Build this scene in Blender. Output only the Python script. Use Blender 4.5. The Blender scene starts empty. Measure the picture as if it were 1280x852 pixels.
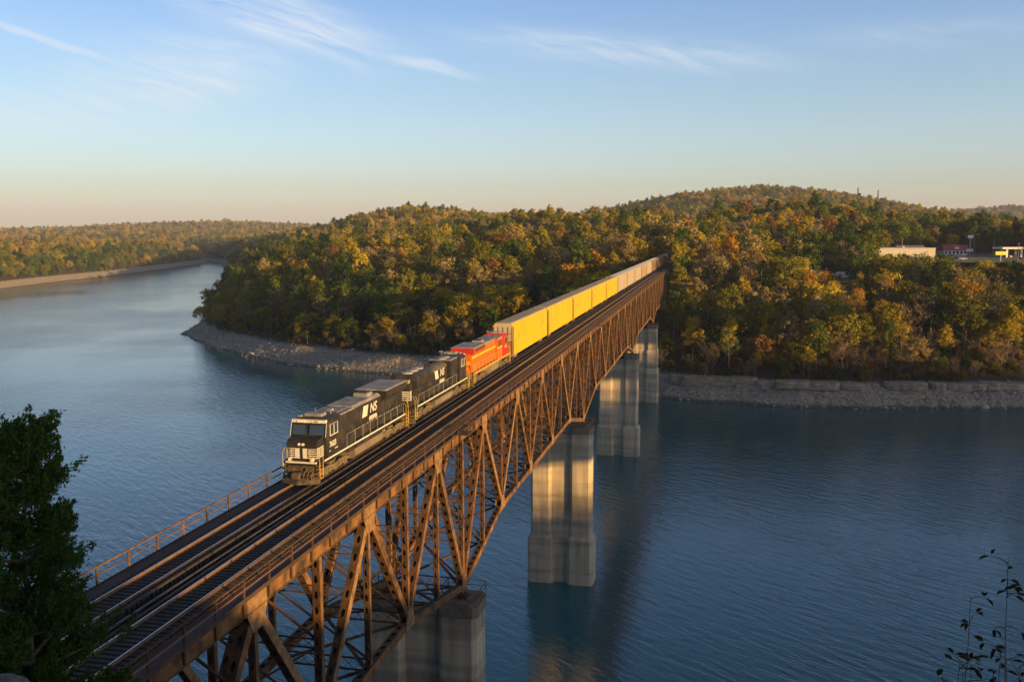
import bpy, math, random
import numpy as np
from mathutils import Vector, Matrix
random.seed(7)
rng = np.random.default_rng(11)
scene = bpy.context.scene
COL = scene.collection
PI = math.pi
R = math.radians

# ------------------------------------------------------------------ camera
CAM = Vector((30.332, -61.199, 18.865))
YAW, PITCH, ROLL, FPX = -0.2212, 0.11876, -0.00307, 1141.7
_fw = Vector((math.sin(YAW) * math.cos(PITCH), math.cos(YAW) * math.cos(PITCH), -math.sin(PITCH)))
_r = Vector((math.cos(YAW), -math.sin(YAW), 0))
_u = _r.cross(_fw)
_r2 = _r * math.cos(ROLL) + _u * math.sin(ROLL)
_u2 = -_r * math.sin(ROLL) + _u * math.cos(ROLL)
cd = bpy.data.cameras.new('camera')
cd.sensor_width = 36.0
cd.lens = FPX / 1280 * 36.0
cd.clip_start = 0.1
cd.clip_end = 30000
cam = bpy.data.objects.new('camera', cd)
cam.matrix_world = Matrix(((_r2.x, _u2.x, -_fw.x, CAM.x), (_r2.y, _u2.y, -_fw.y, CAM.y), (_r2.z, _u2.z, -_fw.z, CAM.z), (0, 0, 0, 1)))
COL.objects.link(cam)
scene.camera = cam

# ------------------------------------------------------------------ light and sky
SUN_AZ, SUN_EL = R(117), R(7.0)          # azimuth clockwise from +Y
SUN_DIR = Vector((math.sin(SUN_AZ) * math.cos(SUN_EL), math.cos(SUN_AZ) * math.cos(SUN_EL), math.sin(SUN_EL)))
sl = bpy.data.lights.new('sun', 'SUN')
sl.energy = 5.0
sl.angle = R(0.6)
sl.color = (1.0, 0.60, 0.19)
sun = bpy.data.objects.new('sun', sl)
sun.rotation_euler = (-SUN_DIR).to_track_quat('-Z', 'Y').to_euler()
COL.objects.link(sun)

scene.view_settings.view_transform = 'Standard'
scene.view_settings.look = 'None'
scene.view_settings.gamma = 1
scene.view_settings.exposure = 0.85
scene.cycles.volume_bounces = 0
scene.cycles.max_bounces = 6
scene.cycles.transparent_max_bounces = 8

W = bpy.data.worlds.new('World')
scene.world = W
W.use_nodes = True
nt = W.node_tree
nt.nodes.clear()


def N(tree, kind, **kw):
    n = tree.nodes.new(kind)
    for k, v in kw.items():
        setattr(n, k, v)
    return n


def build_world():
    L = nt.links.new
    out = N(nt, 'ShaderNodeOutputWorld')
    bg = N(nt, 'ShaderNodeBackground')
    bg.inputs['Strength'].default_value = 0.101
    sky = N(nt, 'ShaderNodeTexSky')
    sky.sky_type = 'NISHITA'
    sky.sun_disc = False
    sky.sun_elevation = SUN_EL
    sky.sun_rotation = SUN_AZ
    sky.altitude = 200
    sky.air_density = 1.0
    sky.dust_density = 1.2
    sky.ozone_density = 2.0
    co = N(nt, 'ShaderNodeTexCoord')
    sep = N(nt, 'ShaderNodeSeparateXYZ')
    L(co.outputs['Generated'], sep.inputs[0])
    # dusty warm air low over the horizon, seen as a soft peach band
    # how the evening air colours the sky with height above the horizon
    mr = N(nt, 'ShaderNodeValToRGB')
    e = mr.color_ramp.elements
    TINT = [(0.0, (0.2957, 0.2789, 0.4266)), (0.0256, (0.2003, 0.1888, 0.2628)), (0.0478, (0.1719, 0.1679, 0.214)), (0.0933, (0.1756, 0.1694, 0.2004)), (0.1394, (0.1705, 0.1662, 0.1899)), (0.1903, (0.1699, 0.1656, 0.1949)), (0.2331, (0.1515, 0.1544, 0.1962)), (0.42, (0.150, 0.150, 0.175)), (0.62, (0.074, 0.070, 0.074)), (1.0, (0.055, 0.051, 0.053))]
    for i, (p_, c_) in enumerate(TINT):
        q = e[i] if i < 2 else e.new(p_)
        q.position = p_
        q.color = (*c_, 1)
    L(sep.outputs['Z'], mr.inputs[0])
    wa = N(nt, 'ShaderNodeMixRGB', blend_type='MULTIPLY')
    wa.inputs[0].default_value = 1
    L(sky.outputs[0], wa.inputs[1])
    L(mr.outputs[0], wa.inputs[2])
    warm = N(nt, 'ShaderNodeMixRGB', blend_type='MULTIPLY')
    warm.inputs[0].default_value = 1
    L(wa.outputs[0], warm.inputs[1])
    warm.inputs[2].default_value = (8, 8, 8, 1)
    # thin cirrus, laid out by bearing and height in the sky
    az = N(nt, 'ShaderNodeMath', operation='ARCTAN2')
    L(sep.outputs['X'], az.inputs[0]); L(sep.outputs['Y'], az.inputs[1])
    cmb = N(nt, 'ShaderNodeCombineXYZ')
    L(az.outputs[0], cmb.inputs[0]); L(sep.outputs['Z'], cmb.inputs[1])
    warp = N(nt, 'ShaderNodeTexNoise')
    warp.inputs['Scale'].default_value = 9
    warp.inputs['Detail'].default_value = 4
    L(cmb.outputs[0], warp.inputs['Vector'])
    wv = N(nt, 'ShaderNodeVectorMath', operation='MULTIPLY_ADD')
    L(warp.outputs['Color'], wv.inputs[0])
    wv.inputs[1].default_value = (0.05, 0.025, 0)
    L(cmb.outputs[0], wv.inputs[2])

    rot0 = N(nt, 'ShaderNodeVectorRotate')
    rot0.rotation_type = 'Z_AXIS'
    rot0.inputs['Angle'].default_value = R(14)
    L(wv.outputs[0], rot0.inputs['Vector'])
    st = N(nt, 'ShaderNodeVectorMath', operation='MULTIPLY')
    L(rot0.outputs[0], st.inputs[0])
    st.inputs[1].default_value = (9, 90, 1)
    ns = N(nt, 'ShaderNodeTexNoise')
    ns.inputs['Scale'].default_value = 1.0
    ns.inputs['Detail'].default_value = 6
    ns.inputs['Roughness'].default_value = 0.62
    ns.inputs['Distortion'].default_value = 0.5
    L(st.outputs[0], ns.inputs['Vector'])
    nr = N(nt, 'ShaderNodeMapRange')
    nr.inputs['From Min'].default_value = 0.30
    nr.inputs['From Max'].default_value = 0.70
    L(ns.outputs[0], nr.inputs['Value'])

    def sky_at(px, py):
        d = (_fw + _r2 * ((px - 640) / FPX) + _u2 * ((426 - py) / FPX)).normalized()
        return math.atan2(d.x, d.y) + 0.025, d.z + 0.0125

    total = None
    for (x0, y0, x1, y1, wd, amp, fine) in ((210, -20, 500, 70, 0.036, 1.0, 1), (470, 62, 600, 102, 0.008, 0.9, 1), (60, 120, 360, 70, 0.05, 0.85, 1), (-60, 20, 170, 80, 0.005, 0.45, 0),
                                     (130, 70, 300, 108, 0.006, 0.40, 1), (560, 42, 1000, 78, 0.022, 0.6, 1), (760, 60, 960, 78, 0.006, 0.38, 1), (-100, 150, 300, 115, 0.035, 0.5, 1), (1000, 50, 1330, 30, 0.02, 0.22, 1)):
        (a0, e0), (a1, e1) = sky_at(x0, y0), sky_at(x1, y1)
        ln_ = math.hypot(a1 - a0, e1 - e0)
        th = math.atan2(e1 - e0, a1 - a0)
        sub = N(nt, 'ShaderNodeVectorMath', operation='SUBTRACT')
        L(wv.outputs[0], sub.inputs[0])
        sub.inputs[1].default_value = ((a0 + a1) / 2, (e0 + e1) / 2, 0)
        rot = N(nt, 'ShaderNodeVectorRotate')
        rot.rotation_type = 'Z_AXIS'
        rot.inputs['Angle'].default_value = -th
        L(sub.outputs[0], rot.inputs['Vector'])
        sc_ = N(nt, 'ShaderNodeVectorMath', operation='MULTIPLY')
        L(rot.outputs[0], sc_.inputs[0])
        sc_.inputs[1].default_value = (1.6 / ln_, 1 / wd, 0)
        le = N(nt, 'ShaderNodeVectorMath', operation='LENGTH')
        L(sc_.outputs[0], le.inputs[0])
        fo = N(nt, 'ShaderNodeMapRange')
        fo.interpolation_type = 'SMOOTHERSTEP'
        fo.inputs['From Min'].default_value = 1.25
        fo.inputs['From Max'].default_value = 0.0
        fo.inputs['To Max'].default_value = amp
        L(le.outputs['Value'], fo.inputs['Value'])
        res = fo.outputs[0]
        if fine:
            ml = N(nt, 'ShaderNodeMath', operation='MULTIPLY')
            L(res, ml.inputs[0]); L(nr.outputs[0], ml.inputs[1])
            res = ml.outputs[0]
        if total is None:
            total = res
        else:
            mxm = N(nt, 'ShaderNodeMath', operation='MAXIMUM')
            L(total, mxm.inputs[0]); L(res, mxm.inputs[1])
            total = mxm.outputs[0]
    # the sky is a little darker away on the left than clear-air theory has it
    side = N(nt, 'ShaderNodeMath', operation='MULTIPLY_ADD')
    L(sep.outputs['X'], side.inputs[0])
    side.inputs[1].default_value = 0.20
    side.inputs[2].default_value = 1.03
    sv = N(nt, 'ShaderNodeVectorMath', operation='SCALE')
    L(warm.outputs[0], sv.inputs[0])
    L(side.outputs[0], sv.inputs['Scale'])
    cl = N(nt, 'ShaderNodeMixRGB', blend_type='MIX')
    L(total, cl.inputs[0])
    L(sv.outputs[0], cl.inputs[1])
    cl.inputs[2].default_value = (4.5, 4.8, 5.2, 1)
    L(cl.outputs[0], bg.inputs['Color'])
    L(bg.outputs[0], out.inputs[0])


build_world()
WATER_Z = -48.7

# ------------------------------------------------------------------ helpers


class MB:
    """collects faces for one mesh object"""

    def __init__(s):
        s.v, s.f, s.m = [], [], []

    def add(s, vs, fs, mi=0):
        o = len(s.v)
        s.v += [tuple(p) for p in vs]
        s.f += [tuple(i + o for i in f) for f in fs]
        s.m += [mi] * len(fs)

    def box(s, x0, x1, y0, y1, z0, z1, mi=0):
        vs = [(x0, y0, z0), (x1, y0, z0), (x1, y1, z0), (x0, y1, z0), (x0, y0, z1), (x1, y0, z1), (x1, y1, z1), (x0, y1, z1)]
        s.add(vs, [(0, 3, 2, 1), (4, 5, 6, 7), (0, 1, 5, 4), (1, 2, 6, 5), (2, 3, 7, 6), (3, 0, 4, 7)], mi)

    def prism_y(s, prof, y0, y1, mi=0):
        """prof: (x, z) counter-clockwise seen from -Y; extruded along Y"""
        n = len(prof)
        vs = [(x, y0, z) for x, z in prof] + [(x, y1, z) for x, z in prof]
        s.add(vs, [tuple(range(n)), tuple(range(2 * n - 1, n - 1, -1))] + [(i, i + n, (i + 1) % n + n, (i + 1) % n) for i in range(n)], mi)

    def prism_x(s, prof, x0, x1, mi=0):
        """prof: (y, z)"""
        n = len(prof)
        vs = [(x0, y, z) for y, z in prof] + [(x1, y, z) for y, z in prof]
        s.add(vs, [tuple(range(n - 1, -1, -1)), tuple(range(n, 2 * n))] + [(i, (i + 1) % n, (i + 1) % n + n, i + n) for i in range(n)], mi)

    def prism_z(s, prof, z0, z1, mi=0, prof2=None):
        n = len(prof)
        p2 = prof2 or prof
        vs = [(x, y, z0) for x, y in prof] + [(x, y, z1) for x, y in p2]
        s.add(vs, [tuple(range(n - 1, -1, -1)), tuple(range(n, 2 * n))] + [(i, (i + 1) % n, (i + 1) % n + n, i + n) for i in range(n)], mi)

    def bar(s, a, b, w, h=None, mi=0, up=(0, 0, 1)):
        """box beam from a to b, w across, h in the up direction"""
        a, b = Vector(a), Vector(b)
        d = (b - a).normalized()
        up = Vector(up)
        if abs(d.dot(up)) > 0.99:
            up = Vector((1, 0, 0))
        sx = d.cross(up).normalized()
        sz = sx.cross(d)
        h = w if h is None else h
        vs = []
        for p in (a, b):
            for i, j in ((-1, -1), (1, -1), (1, 1), (-1, 1)):
                vs.append(p + sx * (i * w / 2) + sz * (j * h / 2))
        s.add(vs, [(0, 3, 2, 1), (4, 5, 6, 7), (0, 1, 5, 4), (1, 2, 6, 5), (2, 3, 7, 6), (3, 0, 4, 7)][0:6], mi)

    def tube(s, a, b, r0, r1=None, n=6, mi=0, cap=True):
        a, b = Vector(a), Vector(b)
        d = (b - a)
        if d.length < 1e-6:
            return
        d.normalize()
        up = Vector((0, 0, 1)) if abs(d.z) < 0.9 else Vector((1, 0, 0))
        sx = d.cross(up).normalized()
        sz = sx.cross(d)
        r1 = r0 if r1 is None else r1
        vs = []
        for p, r in ((a, r0), (b, r1)):
            for k in range(n):
                t = 2 * PI * k / n
                vs.append(p + sx * (math.cos(t) * r) + sz * (math.sin(t) * r))
        fs = [(k, (k + 1) % n, (k + 1) % n + n, k + n) for k in range(n)]
        if cap:
            fs += [tuple(range(n - 1, -1, -1)), tuple(range(n, 2 * n))]
        s.add(vs, fs, mi)

    def build(s, name, mats, parent=None, smooth=False):
        me = bpy.data.meshes.new(name)
        me.from_pydata(s.v, [], s.f)
        mats = mats if isinstance(mats, (list, tuple)) else [mats]
        for m in mats:
            me.materials.append(m)
        if len(mats) > 1:
            me.polygons.foreach_set('material_index', s.m)
        if smooth:
            me.polygons.foreach_set('use_smooth', [True] * len(me.polygons))
        me.update()
        o = bpy.data.objects.new(name, me)
        COL.objects.link(o)
        if parent:
            o.parent = parent
        return o


def np_mesh(name, V, F, mats=(), mi=None, smooth=False):
    """V (n,3), F (m,k) -> mesh"""
    me = bpy.data.meshes.new(name)
    V = np.asarray(V, np.float32)
    F = np.asarray(F, np.int32)
    me.vertices.add(len(V))
    me.vertices.foreach_set('co', V.ravel())
    k = F.shape[1]
    me.loops.add(F.size)
    me.loops.foreach_set('vertex_index', F.ravel())
    me.polygons.add(len(F))
    me.polygons.foreach_set('loop_start', np.arange(0, F.size, k, dtype=np.int32))
    me.polygons.foreach_set('loop_total', np.full(len(F), k, np.int32))
    for m in mats:
        me.materials.append(m)
    if mi is not None:
        me.polygons.foreach_set('material_index', np.asarray(mi, np.int32))
    if smooth:
        me.polygons.foreach_set('use_smooth', np.ones(len(F), bool))
    me.update(calc_edges=True)
    me.validate()
    return me


def link(name, me, parent=None):
    o = bpy.data.objects.new(name, me)
    COL.objects.link(o)
    if parent:
        o.parent = parent
    return o


def tag(o, label=None, cat=None, group=None, kind=None):
    if label: o['label'] = label
    if cat: o['category'] = cat
    if group: o['group'] = group
    if kind: o['kind'] = kind
    return o


def empty(name, loc=(0, 0, 0), rz=0):
    o = bpy.data.objects.new(name, None)
    o.location = loc
    o.rotation_euler = (0, 0, rz)
    COL.objects.link(o)
    return o


def copy_tree(o, parent=None):
    c = o.copy()
    COL.objects.link(c)
    if parent:
        c.parent = parent
    for ch in list(o.children):
        copy_tree(ch, c)
    return c


# ------------------------------------------------------------------ materials


def mat(name, col, col2=None, rough=0.7, metal=0.0, scale=1.0, stretch=(1, 1, 1), lo=0.35, hi=0.7, bump=0.0, bscale=None, detail=5, coords='Object', spec=0.5):
    m = bpy.data.materials.new(name)
    m.use_nodes = True
    t = m.node_tree
    L = t.links.new
    b = t.nodes['Principled BSDF']
    b.inputs['Roughness'].default_value = rough
    b.inputs['Metallic'].default_value = metal
    b.inputs['Specular IOR Level'].default_value = spec
    b.inputs['Base Color'].default_value = (*col, 1)
    if col2 is not None or bump:
        if coords == 'World':
            g = N(t, 'ShaderNodeNewGeometry')
            src = g.outputs['Position']
        else:
            g = N(t, 'ShaderNodeTexCoord')
            src = g.outputs['Object']
        mp = N(t, 'ShaderNodeMapping')
        mp.inputs['Scale'].default_value = stretch
        L(src, mp.inputs[0])
    if col2 is not None:
        n = N(t, 'ShaderNodeTexNoise')
        n.inputs['Scale'].default_value = scale
        n.inputs['Detail'].default_value = detail
        n.inputs['Roughness'].default_value = 0.65
        L(mp.outputs[0], n.inputs['Vector'])
        r = N(t, 'ShaderNodeValToRGB')
        r.color_ramp.elements[0].position = lo
        r.color_ramp.elements[1].position = hi
        r.color_ramp.elements[0].color = (*col, 1)
        r.color_ramp.elements[1].color = (*col2, 1)
        L(n.outputs[0], r.inputs[0])
        L(r.outputs[0], b.inputs['Base Color'])
    if bump:
        nb = N(t, 'ShaderNodeTexNoise')
        nb.inputs['Scale'].default_value = bscale or scale * 4
        nb.inputs['Detail'].default_value = 4
        L(mp.outputs[0], nb.inputs['Vector'])
        bp = N(t, 'ShaderNodeBump')
        bp.inputs['Strength'].default_value = bump
        bp.inputs['Distance'].default_value = 0.1
        L(nb.outputs[0], bp.inputs['Height'])
        L(bp.outputs[0], b.inputs['Normal'])
    return m


def leaf_mat(name, a, b2, trans=0.3):
    m = bpy.data.materials.new(name)
    m.use_nodes = True
    t = m.node_tree
    L = t.links.new
    t.nodes.remove(t.nodes['Principled BSDF'])
    out = t.nodes['Material Output']
    g = N(t, 'ShaderNodeNewGeometry')
    n = N(t, 'ShaderNodeTexNoise')
    n.inputs['Scale'].default_value = 0.35
    n.inputs['Detail'].default_value = 3
    L(g.outputs['Position'], n.inputs['Vector'])
    oi = N(t, 'ShaderNodeObjectInfo')
    ad = N(t, 'ShaderNodeMath', operation='MULTIPLY_ADD')
    L(oi.outputs['Random'], ad.inputs[0])
    ad.inputs[1].default_value = 0.55
    L(n.outputs[0], ad.inputs[2])
    r = N(t, 'ShaderNodeValToRGB')
    r.color_ramp.elements[0].position = 0.45
    r.color_ramp.elements[1].position = 1.05
    r.color_ramp.elements[0].color = (*a, 1)
    r.color_ramp.elements[1].color = (*b2, 1)
    L(ad.outputs[0], r.inputs[0])
    d = N(t, 'ShaderNodeBsdfDiffuse')
    tr = N(t, 'ShaderNodeBsdfTranslucent')
    mx = N(t, 'ShaderNodeMixShader')
    mx.inputs[0].default_value = trans
    L(r.outputs[0], d.inputs[0]); L(r.outputs[0], tr.inputs[0])
    L(d.outputs[0], mx.inputs[1]); L(tr.outputs[0], mx.inputs[2])
    L(mx.outputs[0], out.inputs['Surface'])
    return m


RUST = mat('rust_steel', (0.235, 0.108, 0.029), (0.038, 0.020, 0.012), rough=0.85, scale=0.8, lo=0.36, hi=0.64, bump=0.25, bscale=6, coords='World')
RUST_SHADE = mat('shade_toned_rust', (0.125, 0.055, 0.018), (0.028, 0.017, 0.012), rough=0.9, scale=0.9, lo=0.36, hi=0.62, coords='World')  # sun and shade put into the colour: covers darker than the sunlit webs
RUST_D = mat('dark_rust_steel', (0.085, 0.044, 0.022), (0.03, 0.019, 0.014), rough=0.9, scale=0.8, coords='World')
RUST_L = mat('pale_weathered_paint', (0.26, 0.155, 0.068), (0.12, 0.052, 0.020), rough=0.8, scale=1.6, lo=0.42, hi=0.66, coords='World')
WALK = mat('walkway_plate', (0.10, 0.044, 0.032), (0.055, 0.028, 0.024), rough=0.8, scale=0.7, coords='World')
TIE = mat('creosoted_timber', (0.070, 0.050, 0.038), (0.024, 0.018, 0.016), rough=0.85, scale=2.2, coords='World')
RAILM = mat('rail_rust', (0.20, 0.11, 0.06), (0.11, 0.06, 0.035), rough=0.7, scale=2, coords='World')
RAILT = mat('rail_polished', (0.55, 0.50, 0.46), (0.4, 0.36, 0.33), rough=0.28, metal=0.9, scale=1.5, coords='World')
def concrete_mat(name):
    """grey concrete with vertical runs and level water marks"""
    m = mat(name, (0.58, 0.48, 0.335), (0.31, 0.26, 0.19), rough=0.9, scale=0.55, stretch=(1.6, 1.6, 0.16), lo=0.35, hi=0.75, bump=0.15, bscale=3, coords='World')
    t = m.node_tree
    L = t.links.new
    b = t.nodes['Principled BSDF']
    src = b.inputs['Base Color'].links[0].from_socket
    g = N(t, 'ShaderNodeNewGeometry')
    mp = N(t, 'ShaderNodeMapping')
    mp.inputs['Scale'].default_value = (0.05, 0.05, 0.55)
    L(g.outputs['Position'], mp.inputs[0])
    n = N(t, 'ShaderNodeTexNoise')
    n.inputs['Scale'].default_value = 1.0
    n.inputs['Detail'].default_value = 3
    L(mp.outputs[0], n.inputs['Vector'])
    r = N(t, 'ShaderNodeValToRGB')
    r.color_ramp.elements[0].position = 0.38
    r.color_ramp.elements[1].position = 0.60
    r.color_ramp.elements[0].color = (0.52, 0.52, 0.52, 1)
    r.color_ramp.elements[1].color = (1, 1, 1, 1)
    L(n.outputs[0], r.inputs[0])
    mx = N(t, 'ShaderNodeMixRGB', blend_type='MULTIPLY')
    mx.inputs[0].default_value = 0.8
    L(src, mx.inputs[1]); L(r.outputs[0], mx.inputs[2])
    L(mx.outputs[0], b.inputs['Base Color'])
    return m


CONC = concrete_mat('pier_concrete')
CONC_D = mat('dark_concrete', (0.12, 0.10, 0.08), (0.22, 0.19, 0.15), rough=0.9, scale=0.8, coords='World')  # darker concrete tone for the pier caps
BLACK = mat('black_paint', (0.020, 0.018, 0.016), (0.085, 0.068, 0.048), rough=0.55, scale=0.8, lo=0.45, hi=0.85)
ROOFG = mat('dusty_grey_roof', (0.34, 0.33, 0.33), (0.12, 0.11, 0.105), rough=0.75, scale=1.2)
DUSTY = mat('dusty_underframe', (0.20, 0.145, 0.09), (0.09, 0.065, 0.045), rough=0.9, scale=1.4)
PILOT = mat('grimy_pilot', (0.055, 0.042, 0.03), (0.17, 0.115, 0.06), rough=0.85, scale=3.5, lo=0.42, hi=0.7)
TANK = mat('dusty_tank', (0.21, 0.165, 0.11), (0.13, 0.10, 0.07), rough=0.85, scale=0.5)
WHITE = mat('white_paint', (0.74, 0.70, 0.60), (0.6, 0.56, 0.48), rough=0.5, scale=2)
YELR = mat('yellow_rail', (0.55, 0.36, 0.05), (0.35, 0.22, 0.05), rough=0.55, scale=2)
GLASS = mat('cab_glass', (0.03, 0.05, 0.07), rough=0.08, spec=0.9)
LAMP = mat('lamp_lens', (0.8, 0.74, 0.6), rough=0.15)
DARK = mat('dark_grille', (0.018, 0.016, 0.015), (0.04, 0.034, 0.03), rough=0.8, scale=2)
ORANGE = mat('orange_paint', (0.66, 0.145, 0.014), (0.48, 0.10, 0.02), rough=0.45, scale=0.7, lo=0.4, hi=0.85)
RED = mat('red_paint', (0.55, 0.03, 0.018), (0.4, 0.03, 0.02), rough=0.45, scale=0.8)
LYEL = mat('stripe_yellow', (0.72, 0.40, 0.03), rough=0.45)
AYEL = mat('autorack_yellow', (0.54, 0.385, 0.004), (0.36, 0.23, 0.010), rough=0.6, scale=0.9, stretch=(1, 1.3, 0.22), lo=0.5, hi=0.86)
ATAN = mat('autorack_tan', (0.42, 0.36, 0.28), (0.32, 0.25, 0.17), rough=0.7, scale=0.5, stretch=(1, 1.5, 0.3))
AORA = mat('autorack_rust', (0.38, 0.29, 0.20), (0.27, 0.16, 0.085), rough=0.75, scale=0.5, stretch=(1, 1.5, 0.3))
ABRN_SHADE = mat('autorack_shaded_brown', (0.24, 0.14, 0.09), (0.14, 0.08, 0.05), rough=0.75, scale=0.5)  # dark brown carries the tree shade over the rear cars
AROOF = mat('galvanised_roof', (0.26, 0.24, 0.22), (0.17, 0.15, 0.135), rough=0.7, scale=0.35, stretch=(1, 1, 1))
AROOFL = mat('pale_galvanised_roof', (0.46, 0.45, 0.44), (0.36, 0.35, 0.33), rough=0.6, scale=0.35)
AEND = mat('end_door_cream', (0.50, 0.40, 0.28), (0.42, 0.31, 0.2), rough=0.7, scale=0.8)
AENDL = mat('end_door_rust', (0.36, 0.17, 0.06), (0.26, 0.12, 0.05), rough=0.75, scale=0.8)
BARK = mat('bark_brown', (0.10, 0.075, 0.055), (0.05, 0.038, 0.03), rough=0.9, scale=2)
BARKP = mat('bark_pale', (0.30, 0.26, 0.21), (0.18, 0.15, 0.12), rough=0.9, scale=2)
ROCK = mat('limestone', (0.52, 0.47, 0.40), (0.26, 0.235, 0.20), rough=0.95, scale=0.5, bump=0.5, bscale=1.5, coords='World')
ROCKL = mat('limestone_ledge', (0.40, 0.33, 0.25), (0.18, 0.15, 0.12), rough=0.95, scale=0.6, stretch=(0.5, 0.5, 3), bump=0.5, bscale=2, coords='World')
#END_MATERIALS

# ------------------------------------------------------------------ terrain


def vnoise(x, y, seed=0):
    xi, yi = np.floor(x).astype(np.int64), np.floor(y).astype(np.int64)
    fx, fy = x - xi, y - yi
    fx = fx * fx * (3 - 2 * fx)
    fy = fy * fy * (3 - 2 * fy)

    def h(a, b):
        n = (a * 374761393 + b * 668265263 + seed * 1442695041) & 0x7fffffff
        n = ((n ^ (n >> 13)) * 1274126177) & 0x7fffffff
        return ((n ^ (n >> 16)) & 0xffff) / 65535.0
    return (h(xi, yi) * (1 - fx) + h(xi + 1, yi) * fx) * (1 - fy) + (h(xi, yi + 1) * (1 - fx) + h(xi + 1, yi + 1) * fx) * fy


def fbm(x, y, octaves=4, seed=0):
    s, a, tot = 0, 1.0, 0
    for i in range(octaves):
        s = s + a * (vnoise(x * 2 ** i, y * 2 ** i, seed + i) - 0.5)
        tot += a
        a *= 0.5
    return s / tot * 2


FAR_BANK = [(-1060, 1800), (-860, 1480), (-700, 1200), (-530, 880), (-405, 660), (-350, 560), (-322, 486), (-268, 432), (-229, 399), (-192, 374), (-163, 360),
            (-124, 347), (-95, 342), (-50, 330), (9, 312), (32, 306), (62, 300.5), (92, 303), (145, 315), (220, 330), (400, 350), (900, 400), (9000, 800),
            (9000, 12000), (-12000, 12000), (-9000, 3600), (-1500, 2300)]
LEFT_BANK = [(-1100, 1830), (-990, 1500), (-905, 1216), (-872, 1054), (-822, 881), (-800, 750), (-850, 500), (-1000, 200), (-3000, -500), (-12000, -500), (-12000, 12000), (-9000, 3700), (-1500, 2250)]


def sdf(px, py, poly):
    """signed distance, positive inside"""
    d = np.full(px.shape, 1e18)
    ins = np.zeros(px.shape, bool)
    n = len(poly)
    for i in range(n):
        x0, y0 = poly[i]
        x1, y1 = poly[(i + 1) % n]
        ex, ey = x1 - x0, y1 - y0
        t = np.clip(((px - x0) * ex + (py - y0) * ey) / (ex * ex + ey * ey), 0, 1)
        d = np.minimum(d, (px - x0 - t * ex) ** 2 + (py - y0 - t * ey) ** 2)
        c = ((y0 > py) != (y1 > py))
        with np.errstate(divide='ignore', invalid='ignore'):
            c &= px < (x1 - x0) * (py - y0) / (y1 - y0 + 1e-12) + x0
        ins ^= c
    d = np.sqrt(d)
    return np.where(ins, d, -d)


PD = [-250, -40, -4, 0, 2, 3.6, 5, 7, 8.6, 10.5, 12.5, 16, 28, 48, 75, 105, 160, 300, 450, 800, 4000]
PH = [-14, -8, -1.0, 0, 1.3, 1.6, 3.1, 3.5, 5.0, 5.5, 7.8, 9.4, 13, 22, 31, 35, 37, 41, 45, 45, 41]


def gauss(x, y, cx, cy, sx, sy, a, rot=0.0):
    dx, dy = x - cx, y - cy
    c, s = math.cos(rot), math.sin(rot)
    u, v = dx * c + dy * s, -dx * s + dy * c
    return a * np.exp(-0.5 * ((u / sx) ** 2 + (v / sy) ** 2))


def inland(x, y):
    d1 = sdf(x, y, FAR_BANK)
    d2 = sdf(x, y, LEFT_BANK)
    d = np.maximum(d1, d2)
    return d + fbm(x / 24, y / 24, 3, 5) * 3.0 * np.clip((d + 30) / 20, 0, 1)


def flat_mask(x, y):
    """the built-up flat on the right"""
    d = sdf(x, y, [(88, 505), (150, 480), (205, 440), (330, 470), (520, 560), (520, 900), (330, 780), (215, 690), (120, 600)])
    return np.clip((d + 12) / 24, 0, 1)


def height(x, y):
    d = inland(x, y)
    h = WATER_Z + np.interp(d, PD, PH)
    lb = (sdf(x, y, LEFT_BANK) > -5) & (y < 2300)
    h = h - np.where(lb, np.clip((d - 25) / 120, 0, 1) * 15, 0)
    k = np.clip((d - 20) / 200, 0, 1)
    h = h + k * fbm(x / 170, y / 170, 4, 21) * 9
    h = h + np.clip((d - 14) / 20, 0, 1) * fbm(x / 18, y / 18, 3, 31) * 1.2
    kd = np.clip((d - 60) / 240, 0, 1)
    far = np.clip((np.hypot(x, y) - 1300) / 1800, 0, 1)
    h = h + kd * (gauss(x, y, -535, 1370, 165, 260, 46, 0.25) + gauss(x, y, -380, 1400, 120, 200, 3)
                  + gauss(x, y, 75, 2130, 230, 380, 66) + gauss(x, y, 330, 2150, 190, 380, 36) + gauss(x, y, -150, 2200, 220, 300, 22)
                  + gauss(x, y, 70, 735, 75, 95, 16) + gauss(x, y, 190, 800, 90, 80, 6) + gauss(x, y, -105, 770, 120, 110, 11) + gauss(x, y, -260, 700, 110, 110, 9) + gauss(x, y, -250, 880, 170, 90, 4)
                  + gauss(x, y, 1195, 4300, 550, 400, 88) + gauss(x, y, 1900, 4400, 400, 400, 60)
                  + gauss(x, y, -2165, 3550, 380, 300, 40) + gauss(x, y, -2900, 3300, 700, 300, 10) + gauss(x, y, -1500, 4200, 500, 400, 30)
                  + gauss(x, y, -900, 1900, 250, 300, 12)
                  + far * fbm(x / 700, y / 700, 3, 41) * 12)
    # railway cutting beyond the bridge
    ax = np.abs(x - 1.9)
    cut = np.clip((ax - 7.5) / 16, 0, 1) * 14 - 0.72
    inb = (y > 392) & (y < 1500) & (ax < 70)
    cut = cut + np.clip((y - 900) / 300, 0, 1) * 60
    h = np.where(inb & (h > cut), np.minimum(h, cut), h)
    fillz = -0.72 - np.clip((ax - 6.5), 0, 60) * 0.62
    h = np.where(inb & (h < fillz) & (d > 8), fillz, h)
    m = flat_mask(x, y)
    h = h * (1 - m) + m * 2.2
    return h


GROUND = bpy.data.materials.new('ground')


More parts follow.
